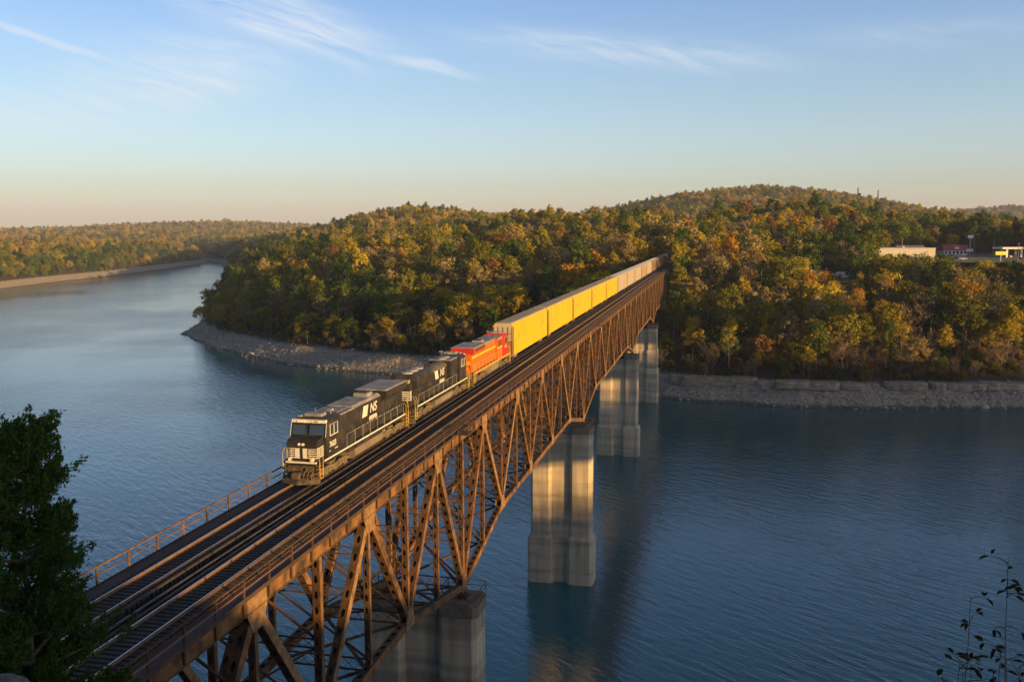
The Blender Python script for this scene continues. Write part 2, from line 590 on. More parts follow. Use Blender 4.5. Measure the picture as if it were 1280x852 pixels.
def ground_material():
    m = GROUND
    m.use_nodes = True
    t = m.node_tree
    L = t.links.new
    b = t.nodes['Principled BSDF']
    b.inputs['Roughness'].default_value = 0.95
    g = N(t, 'ShaderNodeNewGeometry')
    sp = N(t, 'ShaderNodeSeparateXYZ')
    L(g.outputs['Position'], sp.inputs[0])
    n = N(t, 'ShaderNodeTexNoise')
    n.inputs['Scale'].default_value = 0.9
    n.inputs['Detail'].default_value = 6
    n.inputs['Roughness'].default_value = 0.7
    L(g.outputs['Position'], n.inputs['Vector'])
    vo = N(t, 'ShaderNodeTexVoronoi')
    vo.inputs['Scale'].default_value = 0.9
    L(g.outputs['Position'], vo.inputs['Vector'])
    rk = N(t, 'ShaderNodeValToRGB')
    rk.color_ramp.elements[0].position = 0.3
    rk.color_ramp.elements[1].position = 0.75
    rk.color_ramp.elements[0].color = (0.24, 0.21, 0.18, 1)
    rk.color_ramp.elements[1].color = (0.50, 0.45, 0.38, 1)
    L(n.outputs[0], rk.inputs[0])
    mul = N(t, 'ShaderNodeMixRGB', blend_type='MULTIPLY')
    mul.inputs[0].default_value = 0.9
    L(rk.outputs[0], mul.inputs[1])
    vr = N(t, 'ShaderNodeValToRGB')
    vr.color_ramp.elements[0].color = (1.25, 1.2, 1.12, 1)
    vr.color_ramp.elements[1].color = (0.35, 0.33, 0.30, 1)
    L(vo.outputs['Distance'], vr.inputs[0])
    L(vr.outputs[0], mul.inputs[2])
    so = N(t, 'ShaderNodeValToRGB')
    so.color_ramp.elements[0].position = 0.35
    so.color_ramp.elements[1].position = 0.7
    so.color_ramp.elements[0].color = (0.028, 0.022, 0.014, 1)
    so.color_ramp.elements[1].color = (0.07, 0.048, 0.026, 1)
    L(n.outputs[0], so.inputs[0])
    zz = N(t, 'ShaderNodeMath', operation='MULTIPLY_ADD')
    L(n.outputs[0], zz.inputs[0])
    zz.inputs[1].default_value = 3.0
    L(sp.outputs['Z'], zz.inputs[2])
    mr = N(t, 'ShaderNodeMapRange')
    mr.inputs['From Min'].default_value = WATER_Z + 8.9
    mr.inputs['From Max'].default_value = WATER_Z + 10.2
    L(zz.outputs[0], mr.inputs['Value'])
    mx = N(t, 'ShaderNodeMixRGB')
    L(mr.outputs[0], mx.inputs[0])
    L(mul.outputs[0], mx.inputs[1])
    L(so.outputs[0], mx.inputs[2])
    wet = N(t, 'ShaderNodeMapRange')
    wet.inputs['From Min'].default_value = WATER_Z + 0.5
    wet.inputs['From Max'].default_value = WATER_Z + 1.1
    wet.inputs['To Min'].default_value = 0.35
    L(sp.outputs['Z'], wet.inputs['Value'])
    wm = N(t, 'ShaderNodeMixRGB', blend_type='MULTIPLY')
    wm.inputs[0].default_value = 1
    L(mx.outputs[0], wm.inputs[1])
    L(wet.outputs[0], wm.inputs[2])
    L(wm.outputs[0], b.inputs['Base Color'])
    bp = N(t, 'ShaderNodeBump')
    bp.inputs['Strength'].default_value = 0.6
    bp.inputs['Distance'].default_value = 0.4
    L(n.outputs[0], bp.inputs['Height'])
    L(bp.outputs[0], b.inputs['Normal'])


ground_material()


def build_terrain():
    az = np.concatenate([np.arange(-95, -52, 1.0), np.arange(-52, 30, 0.11), np.arange(30, 96, 1.0)]) * PI / 180
    rad = [120]
    while rad[-1] < 20000:
        r = rad[-1]
        if r < 280: r += 10
        elif r < 430: r += 1.6
        elif r < 700: r += 2.4
        elif r < 1000: r += 5
        else: r *= 1.014
        rad.append(r)
    rad = np.array(rad)
    A, Rr = np.meshgrid(az, rad)
    X = CAM.x + Rr * np.sin(A)
    Y = CAM.y + Rr * np.cos(A)
    Z = height(X, Y)
    d = inland(X, Y)
    rough = np.clip((d + 2) / 3, 0, 1) * np.clip((13 - d) / 2, 0, 1)
    Z = Z + rough * fbm(X / 2.2, Y / 2.2, 3, 77) * 0.9
    na, nr = len(az), len(rad)
    idx = np.arange(na * nr).reshape(nr, na)
    F = np.stack([idx[:-1, :-1].ravel(), idx[:-1, 1:].ravel(), idx[1:, 1:].ravel(), idx[1:, :-1].ravel()], 1)
    F = F[:, ::-1]
    V = np.stack([X.ravel(), Y.ravel(), Z.ravel()], 1)
    # drop what lies well under the lake
    deep = (Z.ravel()[F] < WATER_Z - 7).all(1)
    me = np_mesh('terrain', V, F[~deep], [GROUND], smooth=True)
    o = link('terrain', me)
    tag(o, kind='structure', label='wooded far banks and hills around the lake')


build_terrain()

# near bank: the bluff the photograph is taken from, with a long hill rising along the same shore to the right
CX = [-900, -300, -50, 92, 125, 332, 538, 705, 786, 891, 1150, 2000]
CZ = [0, 8, 12.5, 12.5, 8.5, 9.5, 30, 68, 73, 73, 70, 40]


def near_height(x, y):
    crest = np.interp(x, CX, CZ) + fbm(x / 40, x * 0 + 3.3, 3, 9) * 1.2 + 19 * np.exp(-((x - 66) / 17) ** 2 - ((y + 77) / 9) ** 2)  # last term: unseen mound added to keep the cedar in shade
    front = -66.0
    loc = np.exp(-((x - 34) / 26) ** 2)
    lip = front + loc * 6.9                      # the ledge pushes out under the photographer
    t = np.clip((y - lip) / 26.0, 0, 1)          # falls away towards the water
    top = crest * (1 - loc) + 17.15 * loc
    slope = top - np.minimum((y - lip), 3) * 1.5 * (y > lip)
    z = np.where(y <= lip, top - np.clip((lip - y) / 400, 0, 1) * 8, slope + (-75 - slope) * np.clip((y - lip - 3) / 26, 0, 1) ** 0.8)
    z = z + fbm(x / 6, y / 6, 3, 61) * 0.5 * np.clip(np.abs(y - lip) / 4, 0, 1)
    return np.minimum(z, np.clip((np.abs(x - 1.9) - 6.5) / 50, 0, 1) * 200 - 0.95)      # the railway's own cutting


def build_near():
    xs = np.concatenate([np.arange(-900, -40, 20), np.arange(-40, 90, 0.9), np.arange(90, 2200, 14)])
    ys = np.concatenate([np.arange(-420, -90, 15), np.arange(-90, -30, 0.9)])
    X, Y = np.meshgrid(xs, ys)
    Z = near_height(X, Y)
    n, m = len(xs), len(ys)
    idx = np.arange(n * m).reshape(m, n)
    F = np.stack([idx[:-1, :-1].ravel(), idx[:-1, 1:].ravel(), idx[1:, 1:].ravel(), idx[1:, :-1].ravel()], 1)
    me = np_mesh('near_hill', np.stack([X.ravel(), Y.ravel(), Z.ravel()], 1), F, [mat('bluff_ground', (0.09, 0.075, 0.05), (0.2, 0.18, 0.15), rough=0.95, scale=0.7, coords='World')], smooth=True)
    tag(link('near_hill', me), kind='structure', label='bluff and hill along the near shore')


build_near()


def water_material():
    m = bpy.data.materials.new('lake_water')
    m.use_nodes = True
    t = m.node_tree
    L = t.links.new
    b = t.nodes['Principled BSDF']
    b.inputs['Base Color'].default_value = (0.001, 0.098, 0.112, 1)
    b.inputs['Roughness'].default_value = 0.09
    b.inputs['IOR'].default_value = 1.66
    g = N(t, 'ShaderNodeNewGeometry')
    mp = N(t, 'ShaderNodeMapping')
    mp.vector_type = 'TEXTURE'
    mp.inputs['Rotation'].default_value = (0, 0, R(-38))
    mp.inputs['Scale'].default_value = (3.6, 1.0, 1)
    L(g.outputs['Position'], mp.inputs[0])
    n1 = N(t, 'ShaderNodeTexNoise')
    n1.inputs['Scale'].default_value = 0.62
    n1.inputs['Detail'].default_value = 3
    n1.inputs['Distortion'].default_value = 0.4
    L(mp.outputs[0], n1.inputs['Vector'])
    n2 = N(t, 'ShaderNodeTexNoise')
    n2.inputs['Scale'].default_value = 2.2
    n2.inputs['Detail'].default_value = 2
    L(g.outputs['Position'], n2.inputs['Vector'])
    n3 = N(t, 'ShaderNodeTexNoise')              # gusts: calmer and livelier patches
    n3.inputs['Scale'].default_value = 0.011
    n3.inputs['Detail'].default_value = 3
    L(g.outputs['Position'], n3.inputs['Vector'])
    gr = N(t, 'ShaderNodeMapRange')
    gr.inputs['From Min'].default_value = 0.35
    gr.inputs['From Max'].default_value = 0.65
    gr.inputs['To Min'].default_value = 0.35
    gr.inputs['To Max'].default_value = 1.0
    L(n3.outputs[0], gr.inputs['Value'])
    ad = N(t, 'ShaderNodeMath', operation='MULTIPLY_ADD')
    L(n2.outputs[0], ad.inputs[0])
    ad.inputs[1].default_value = 0.22
    L(n1.outputs[0], ad.inputs[2])
    bp = N(t, 'ShaderNodeBump')
    bp.inputs['Distance'].default_value = 0.34
    L(gr.outputs[0], bp.inputs['Strength'])
    L(ad.outputs[0], bp.inputs['Height'])
    L(bp.outputs[0], b.inputs['Normal'])
    return m


wb = MB()
wb.add([(-14000, -9000, WATER_Z), (14000, -9000, WATER_Z), (14000, 16000, WATER_Z), (-14000, 16000, WATER_Z)], [(0, 1, 2, 3)])
tag(wb.build('lake', water_material()), kind='structure', label='dark blue lake water with fine ripples')

# ------------------------------------------------------------------ trees


def quads_from(C, Nn, w, h, rg):
    """leaf quads centred at C facing Nn with random roll"""
    n = len(C)
    a = rg.normal(size=(n, 3))
    t = np.cross(Nn, a)
    t /= np.linalg.norm(t, axis=1)[:, None] + 1e-9
    b = np.cross(Nn, t)
    t = t * (w / 2)[:, None]
    b = b * (h / 2)[:, None]
    V = np.stack([C - t - b * 0.6, C + t * 0.5 - b, C + t + b * 0.6, C - t * 0.5 + b], 1).reshape(-1, 3)
    return V, np.arange(n * 4).reshape(n, 4)


def crown_round(seed, H=15.0, rad=5.0, base=0.28, nclump=55, per=46, leaf=0.5, sparse=0.0, egg=0.0):
    rg = np.random.default_rng(seed)
    cz = H * (base + (1 - base) * 0.5)
    rz = H * (1 - base) * 0.5
    dirs = rg.normal(size=(nclump, 3))
    dirs /= np.linalg.norm(dirs, axis=1)[:, None]
    dirs[:, 2] = np.where(dirs[:, 2] < -0.55, -dirs[:, 2], dirs[:, 2])
    rr = rg.uniform(0.45, 0.95, nclump) ** 0.7
    lob = 1 + 0.22 * np.sin(dirs[:, 0] * 3 + seed) * np.cos(dirs[:, 1] * 2.7 + seed * 2)
    P = dirs * (rr * lob)[:, None]
    wid = 1 - egg * np.clip(P[:, 2], -1, 1)
    P = P * np.stack([rad * wid, rad * wid, np.full(nclump, rz)], 1)
    P[:, 2] += cz
    Cs, Ns = [], []
    for k in range(nclump):
        r = rg.uniform(0.75, 1.55) * rad / 5.0
        m = int(per * rg.uniform(0.6, 1.3) * (1 - sparse * rg.uniform(0, 1)))
        q = rg.normal(size=(m, 3)) * 0.55
        q[:, 2] *= 0.7
        c = P[k] + q * r
        nn = q + rg.normal(size=(m, 3)) * 0.55 + np.array([0, 0, 0.35])
        Cs.append(c); Ns.append(nn)
    C = np.concatenate(Cs); Nn = np.concatenate(Ns)
    Nn /= np.linalg.norm(Nn, axis=1)[:, None] + 1e-9
    s = leaf * rg.uniform(0.6, 1.35, len(C))
    V, F = quads_from(C, Nn, s, s * 0.8, rg)
    return V, F, P


def trunk_mesh(seed, H, targets, r=0.22, top=0.75):
    rnd = random.Random(seed)
    b = MB()
    pts = [Vector((0, 0, -0.6))]
    for i in range(1, 6):
        z = H * top * i / 5
        pts.append(Vector((rnd.uniform(-.25, .25) * i / 2, rnd.uniform(-.25, .25) * i / 2, z)))
    for i in range(5):
        b.tube(pts[i], pts[i + 1], r * (1 - i * 0.17), r * (1 - (i + 1) * 0.17), 5, cap=False)
    for p in targets:
        p = Vector(p)
        z0 = max(H * 0.18, min(p.z - Vector((p.x, p.y)).length * 0.8, H * top * 0.95))
        k = min(4, int(z0 / (H * top) * 5))
        f = z0 / (H * top) * 5 - k
        a = pts[k].lerp(pts[k + 1], min(1, max(0, f)))
        mid = a.lerp(p, 0.55) + Vector((0, 0, -0.4))
        b.tube(a, mid, r * 0.36, r * 0.24, 4, cap=False)
        b.tube(mid, p, r * 0.24, r * 0.08, 4, cap=False)
    return b.v, b.f


def crown_pine(seed, H=17.0, rad=3.4, leaf=0.42):
    rg = np.random.default_rng(seed)
    Cs, Ns = [], []
    tg = []
    z = H * 0.16
    while z < H * 0.99:
        f = (z - H * 0.16) / (H * 0.84)
        L = rad * (1 - f) ** 0.8 * (0.75 + 0.5 * rg.random()) + 0.25
        nb = 6
        for k in range(nb):
            a = rg.uniform(0, 2 * PI)
            m = int(14 + 22 * L / rad)
            u = rg.uniform(0.2, 1, m) ** 0.8
            c = np.stack([np.cos(a) * u * L, np.sin(a) * u * L, z - 0.25 * u * L + 0.12 * L * u * u], 1)
            c += rg.normal(size=(m, 3)) * np.array([0.28, 0.28, 0.18])
            n = np.stack([np.cos(a) * np.ones(m) * 0.3, np.sin(a) * np.ones(m) * 0.3, np.ones(m)], 1) + rg.normal(size=(m, 3)) * 0.5
            Cs.append(c); Ns.append(n)
            if k < 2: tg.append((math.cos(a) * L * 0.8, math.sin(a) * L * 0.8, z - 0.1 * L))
        z += H * 0.045
    C = np.concatenate(Cs); Nn = np.concatenate(Ns)
    Nn /= np.linalg.norm(Nn, axis=1)[:, None]
    s = leaf * rg.uniform(0.6, 1.3, len(C))
    V, F = quads_from(C, Nn, s * 0.8, s, rg)
    return V, F, np.array(tg)


def crown_bare(seed, H=14.0, rad=3.6):
    """leafless: a fan of fine twigs as thin strips"""
    rg = np.random.default_rng(seed)
    rnd = random.Random(seed)
    b = MB()

    def grow(p, d, L, r, depth):
        q = p + d * L
        b.tube(p, q, r, r * 0.6, 3, cap=False)
        if depth == 0:
            return
        for k in range(3 if depth > 1 else 4):
            nd = (d + Vector((rnd.uniform(-.8, .8), rnd.uniform(-.8, .8), rnd.uniform(-.15, .6)))).normalized()
            grow(p.lerp(q, rnd.uniform(0.55, 1.0)), nd, L * rnd.uniform(0.55, 0.8), r * 0.55, depth - 1)
    for k in range(9):
        a = rnd.uniform(0, 2 * PI)
        z = H * rnd.uniform(0.3, 0.7)
        grow(Vector((0, 0, z)), Vector((math.cos(a) * .6, math.sin(a) * .6, 0.75)).normalized(), H * 0.2, 0.10, 3)
    V = np.array(b.v); F = np.array([f for f in b.f])
    # a few last leaves
    m = 260
    k = rg.integers(0, len(V), m)
    C = V[k] + rg.normal(size=(m, 3)) * 0.25
    nn = rg.normal(size=(m, 3)); nn /= np.linalg.norm(nn, axis=1)[:, None]
    s = rg.uniform(0.2, 0.4, m)
    V2, F2 = quads_from(C, nn, s, s, rg)
    return np.concatenate([V, V2]), np.concatenate([F, F2 + len(V)]), np.array([(0, 0, H * 0.6)])


LEAF = {
    'green': leaf_mat('leaf_green', (0.042, 0.085, 0.018), (0.15, 0.19, 0.024)),
    'dark green': leaf_mat('leaf_dark_green', (0.017, 0.045, 0.020), (0.045, 0.085, 0.022)),
    'olive': leaf_mat('leaf_olive', (0.10, 0.108, 0.016), (0.24, 0.215, 0.025)),
    'yellow': leaf_mat('leaf_yellow', (0.26, 0.205, 0.016), (0.50, 0.37, 0.026)),
    'orange': leaf_mat('leaf_orange', (0.30, 0.155, 0.018), (0.52, 0.27, 0.024)),
    'rust': leaf_mat('leaf_rust', (0.16, 0.088, 0.028), (0.28, 0.15, 0.042)),
    'tan': leaf_mat('leaf_tan', (0.22, 0.175, 0.075), (0.37, 0.285, 0.105)),
    'bare': leaf_mat('twig_grey', (0.17, 0.13, 0.09), (0.27, 0.20, 0.13), trans=0.05),
    'pine': leaf_mat('needle_green', (0.020, 0.036, 0.018), (0.040, 0.058, 0.022), trans=0.15),
}
SHAPES = []     # (kind, crown V, crown F, trunk v, trunk f)


def add_shape(kind, cr, H, r, top=0.7, nt_=16):
    V, F, T = cr
    tg = T if len(T) <= nt_ else T[:: max(1, len(T) // nt_)]
    tv, tf = trunk_mesh(len(SHAPES) * 13 + 5, H, tg, r, top)
    SHAPES.append((kind, V, F, np.array(tv), np.array(tf)))


for sd in range(4):
    add_shape('broad', crown_round(100 + sd, 15, 4.9, 0.13, 66, 50, 0.52), 15, 0.22)
for sd in range(3):
    add_shape('tall', crown_round(200 + sd, 19, 3.6, 0.17, 60, 44, 0.48, egg=0.28), 19, 0.20, 0.85)
for sd in range(2):
    add_shape('thin', crown_round(300 + sd, 17, 4.2, 0.30, 46, 26, 0.42, sparse=0.7), 17, 0.18, 0.85)
for sd in range(2):
    add_shape('pine', crown_pine(400 + sd), 17, 0.22, 0.95, 10)
for sd in range(2):
    add_shape('bare', crown_bare(500 + sd), 14, 0.17, 0.6)
KINDS_ = [s[0] for s in SHAPES]

crown_me, trunk_me, whole_me = {}, {}, {}


def get_crown(si, tone):
    k = (si, tone)
    if k not in crown_me:
        crown_me[k] = np_mesh('crown', SHAPES[si][1], SHAPES[si][2], [LEAF[tone]])
    return crown_me[k]


def get_trunk(si, pale):
    k = (si, pale)
    if k not in trunk_me:
        trunk_me[k] = np_mesh('trunk', SHAPES[si][3], SHAPES[si][4], [BARKP if pale else BARK])
    return trunk_me[k]


def whole_tree(si, tone):
    k = (si, tone)
    if k not in whole_me:
        _, V, F, tv, tf = SHAPES[si]
        VV = np.concatenate([V, tv]); FF = np.concatenate([F, tf + len(V)])
        mi = np.concatenate([np.zeros(len(F)), np.ones(len(tf))])
        me = np_mesh('woodland_tree', VV, FF, [LEAF[tone], BARKP if KINDS_[si] in ('thin', 'bare') else BARK], mi)
        whole_me[k] = bpy.data.objects.new('woodland_tree', me)
    return whole_me[k]


def scatter(name, objs, P, rot, scl, which, label, kind='stuff'):
    """one stuff object: copies of a few meshes on a set of points, through geometry nodes"""
    me = bpy.data.meshes.new(name)
    n = len(P)
    me.vertices.add(n)
    me.vertices.foreach_set('co', np.asarray(P, np.float32).ravel())
    a = me.attributes.new('which', 'INT', 'POINT'); a.data.foreach_set('value', np.asarray(which, np.int32))
    a = me.attributes.new('rot', 'FLOAT_VECTOR', 'POINT'); a.data.foreach_set('vector', np.asarray(rot, np.float32).ravel())
    a = me.attributes.new('scl', 'FLOAT_VECTOR', 'POINT'); a.data.foreach_set('vector', np.asarray(scl, np.float32).ravel())
    o = link(name, me)
    tag(o, label=label, kind=kind)
    ng = bpy.data.node_groups.new(name, 'GeometryNodeTree')
    ng.interface.new_socket('Geometry', in_out='INPUT', socket_type='NodeSocketGeometry')
    ng.interface.new_socket('Geometry', in_out='OUTPUT', socket_type='NodeSocketGeometry')
    gi = ng.nodes.new('NodeGroupInput'); go = ng.nodes.new('NodeGroupOutput')
    L = ng.links.new

    def attr(nm, dt):
        q = ng.nodes.new('GeometryNodeInputNamedAttribute')
        q.data_type = dt
        q.inputs['Name'].default_value = nm
        return q.outputs['Attribute']
    join = ng.nodes.new('GeometryNodeJoinGeometry')
    wh = attr('which', 'INT')
    for i, ob in enumerate(objs):
        oi = ng.nodes.new('GeometryNodeObjectInfo')
        oi.inputs['Object'].default_value = ob
        oi.inputs['As Instance'].default_value = True
        ip = ng.nodes.new('GeometryNodeInstanceOnPoints')
        cmp_ = ng.nodes.new('FunctionNodeCompare')
        cmp_.data_type = 'INT'
        cmp_.operation = 'EQUAL'
        ia = [s for s in cmp_.inputs if s.type == 'INT']
        L(wh, ia[0])
        ia[1].default_value = i
        L(gi.outputs[0], ip.inputs['Points'])
        L(cmp_.outputs[0], ip.inputs['Selection'])
        L(oi.outputs['Geometry'], ip.inputs['Instance'])
        L(attr('rot', 'FLOAT_VECTOR'), ip.inputs['Rotation'])
        L(attr('scl', 'FLOAT_VECTOR'), ip.inputs['Scale'])
        L(ip.outputs[0], join.inputs[0])
    L(join.outputs[0], go.inputs[0])
    md = o.modifiers.new('scatter', 'NODES')
    md.node_group = ng
    return o


def project(P):
    d = P - np.array(CAM)
    z = d @ np.array(_fw)
    return 640 + FPX * (d @ np.array(_r2)) / z, 426 - FPX * (d @ np.array(_u2)) / z, z


CLEAR = []      # polygons where no tree stands (buildings, yards, road)
def bearing_xy(px, dist):
    d = _fw + _r2 * ((px - 640) / FPX) + _u2 * ((426 - 300) / FPX)
    return CAM.x + d.x * dist, CAM.y + d.y * dist


CLEAR.append([bearing_xy(*q) for q in ((1072, 515), (1180, 505), (1190, 485), (1310, 470), (1310, 640), (1180, 640), (1120, 600), (1068, 555))])
CLEAR.append([bearing_xy(*q) for q in ((1014, 464), (1068, 452), (1072, 480), (1014, 490))])


def plant():
    pts = []
    rg = np.random.default_rng(3)
    for (r0, r1, sp) in ((300, 950, 8.6), (950, 1700, 9.6), (1700, 3000, 12), (3000, 6500, 19)):
        gx = np.arange(-r1, r1 * 0.55, sp)
        gy = np.arange(0, r1, sp)
        X, Y = np.meshgrid(gx, gy)
        X = X.ravel() + rg.uniform(-.45, .45, X.size) * sp
        Y = Y.ravel() + rg.uniform(-.45, .45, Y.size) * sp
        dx, dy = X - CAM.x, Y - CAM.y
        rr = np.hypot(dx, dy)
        az = np.degrees(np.arctan2(dx, dy))
        ok = (rr >= r0) & (rr < r1) & (az > -47) & (az < np.where(rr < 640, 17.3, 24))
        X, Y, rr = X[ok], Y[ok], rr[ok]
        d = inland(X, Y)
        ok = (d > np.where(X < -230, 10.0, 14.0)) & ~((np.abs(X - 1.9) < 6.3 + 1.5 * rg.random(len(X))) & (Y > 330) & (Y < 1300))
        for poly in CLEAR:
            ok &= sdf(X, Y, poly) < 0
        ok &= ~((flat_mask(X, Y) > 0.5) & (rg.random(len(X)) < 0.2))
        X, Y, rr, d = X[ok], Y[ok], rr[ok], d[ok]
        pts.append(np.stack([X, Y, height(X, Y), rr, d, np.full(len(X), sp)], 1))
    P = np.concatenate(pts)
    # leave out what no one near the photographer's place could see: hidden behind nearer ridges
    az = np.degrees(np.arctan2(P[:, 0] - CAM.x, P[:, 1] - CAM.y))
    el = (P[:, 2] + 4 - CAM.z) / P[:, 3]          # conservative: low part of the hiding trees
    top = (P[:, 2] + 30 - CAM.z) / P[:, 3]
    order = np.argsort(P[:, 3])
    b = ((az + 48) / 0.5).astype(int)
    mx = np.full(160, -9.0)
    keep = np.zeros(len(P), bool)
    for i in order:
        k = b[i]
        lim = min(mx[k], mx[max(0, k - 1)], mx[min(159, k + 1)])
        keep[i] = top[i] > lim
        if el[i] > mx[k]: mx[k] = el[i]
    P = P[keep]
    n = len(P)
    rg = np.random.default_rng(8)
    x, y, d, rr = P[:, 0], P[:, 1], P[:, 4], P[:, 3]
    warm = fbm(x / 70, y / 70, 3, 90) + rg.normal(size=n) * 0.40
    left = x < -20
    shore = np.clip(1 - d / 90, 0, 1)
    warm = warm + np.where(left, -0.58 * shore + 0.06, 0.06 + np.where(x > 50, 0.22, 0.0) * shore) + np.clip((rr - 900) / 900, 0, 1) * 0.15
    pine = rg.random(n) < np.where((x > 60) & (rr < 900), 0.10, 0.05)
    bare = (rg.random(n) < np.where(left, 0.05, 0.12))
    tones = np.empty(n, object)
    u = rg.random(n)
    for i in range(n):
        w = warm[i]
        if w < -0.34: t = 'dark green' if u[i] < .45 else 'green'
        elif w < -0.04: t = 'green' if u[i] < .6 else 'olive'
        elif w < 0.24: t = 'olive' if u[i] < .60 else ('yellow' if u[i] < .85 else 'tan')
        elif w < 0.52: t = 'yellow' if u[i] < .50 else ('tan' if u[i] < .82 else ('rust' if u[i] < .9 else 'olive'))
        else: t = 'orange' if u[i] < .2 else ('yellow' if u[i] < .48 else ('rust' if u[i] < .56 else 'tan'))
        if pine[i]: t = 'pine'
        elif bare[i]: t = 'bare'
        tones[i] = t
    sidx = {k: [i for i, q in enumerate(KINDS_) if q == k] for k in set(KINDS_)}
    si = np.empty(n, int)
    for i in range(n):
        if tones[i] == 'pine': c = sidx['pine']
        elif tones[i] == 'bare': c = sidx['bare']
        else:
            c = sidx['broad'] if u[i] * 7 % 1 < .52 else (sidx['tall'] if u[i] * 7 % 1 < .80 else sidx['thin'])
        si[i] = c[int(u[i] * 9973) % len(c)]
    sc = (0.78 + 1.05 * rg.random(n) ** 1.25) * np.where(d < 24, 0.72, 1.0) * np.where(P[:, 3] > 950, 0.95, 1.0) * np.where(P[:, 3] > 3000, 1.15, 1.0)
    # the yard, the shops and the church show over the tree tops in front of them
    for (xa, xb, ytop, dmax) in ((1086, 1182, 327, 515), (1182, 1292, 336, 500), (1016, 1042, 349, 468), (1042, 1066, 354, 460), (1226, 1290, 353, 420)):
        qx, qy, qz = project(P[:, :3])
        m_ = (qx > xa) & (qx < xb) & (qz < dmax) & (qz > 300)
        hmax = (CAM.z - (ytop - 289) / FPX * qz + np.where(u < 0.4, 5.0, u * 2.5)) - P[:, 2]
        hh = np.array([{'broad': 15.5, 'tall': 19.5, 'thin': 17.5, 'pine': 17, 'bare': 15}[KINDS_[k]] for k in si])
        sc = np.where(m_, np.minimum(sc, hmax / hh), sc)
    low = sc < 0.3
    rot = rg.uniform(0, 2 * PI, n)
    k_ = ~low
    return P[k_], tones[k_], si[k_], sc[k_], rot[k_], rg.uniform(.9, 1.15, n)[k_]


P, tones, si, sc, rot, fat = plant()
print('TREES', len(P))
px_, py_, pz_ = project(P[:, :3] + np.array([0, 0, 9.0]))
inframe = (px_ > 0) & (px_ < 1280) & (py_ > 0) & (py_ < 900)
size = np.where(inframe, sc * 14 / pz_ / (1 + np.clip(P[:, 4] - 75, 0, 500) / 60), 0)
ind = np.argsort(-size)[:300]
single = np.zeros(len(P), bool)
single[ind] = True

TONE_WORD = {'green': 'green', 'dark green': 'dark green', 'olive': 'olive green', 'yellow': 'golden yellow', 'orange': 'orange', 'rust': 'rusty brown', 'tan': 'pale tan', 'bare': 'leafless grey', 'pine': 'dark evergreen'}
SHAPE_WORD = {'broad': 'round-crowned', 'tall': 'tall slim', 'thin': 'sparse', 'pine': 'pointed', 'bare': 'twiggy'}
ZL = ['at the wooded point tip', 'on the shore near the point', 'above the middle gravel shore', 'behind the lead locomotive', 'behind the second locomotive', 'behind the orange locomotive', 'behind the yellow wagons']
ZR = ['beside the far bridge end', 'just right of the last pier', 'above the first rock ledges', 'below the steeple', 'above the middle rock ledges', 'below the long warehouse', 'at the right photo edge']


def zone(px):
    if px < 822:
        lim = [262, 330, 410, 490, 560, 640]
        return ZL[sum(px > v for v in lim)]
    lim = [868, 920, 985, 1050, 1120, 1200]
    return ZR[sum(px > v for v in lim)]


def row(d):
    return 'front row' if d < 24 else ('second row' if d < 38 else 'upslope')


def height_word(s):
    return 'low' if s < 0.85 else ('big' if s > 1.25 else 'mid-sized')


for i in ind:
    t = tones[i]
    e = empty('pine_tree' if t == 'pine' else ('bare_tree' if t == 'bare' else 'autumn_tree'), P[i, :3], rot[i])
    s = sc[i]
    e.scale = (s * fat[i], s * fat[i], s)
    c = link('crown', get_crown(si[i], t), e)
    k = link('trunk', get_trunk(si[i], KINDS_[si[i]] in ('thin', 'bare') or i % 3 == 0), e)
    kind = 'pine' if t == 'pine' else 'tree'
    tag(e, '%s %s %s %s, %s, %s' % (height_word(s), TONE_WORD[t], SHAPE_WORD[KINDS_[si[i]]], kind, row(P[i, 4]), zone(px_[i])), 'tree', 'forest trees on the far bank')

rest = np.where(~single)[0]
protos, pid = [], {}
which = np.empty(len(P), int)
for i in rest:
    k = (si[i], tones[i])
    if k not in pid:
        pid[k] = len(protos)
        protos.append(whole_tree(*k))
    which[i] = pid[k]


def woods(sel, name, label):
    sel = np.array(sel)
    if len(sel) == 0: return
    q = np.zeros((len(sel), 3)); q[:, 2] = rot[sel]
    s3 = np.stack([sc[sel] * fat[sel], sc[sel] * fat[sel], sc[sel]], 1)
    used = sorted(set(which[sel]))
    re = {u: i for i, u in enumerate(used)}
    scatter(name, [protos[u] for u in used], P[sel, :3], q, s3, [re[w] for w in which[sel]], label)


rr = P[:, 3]
woods([i for i in rest if rr[i] < 1000 and P[i, 0] < 0], 'woodland', 'autumn woods covering the wooded point left of the railway')
woods([i for i in rest if rr[i] < 1000 and P[i, 0] >= 0], 'woodland', 'autumn woods on the slope right of the railway')
woods([i for i in rest if rr[i] >= 1000 and P[i, 0] < -700], 'woodland', 'orange and green woods along the far left shore')
woods([i for i in rest if rr[i] >= 1000 and P[i, 0] >= -700], 'woodland', 'woods covering the distant hills')


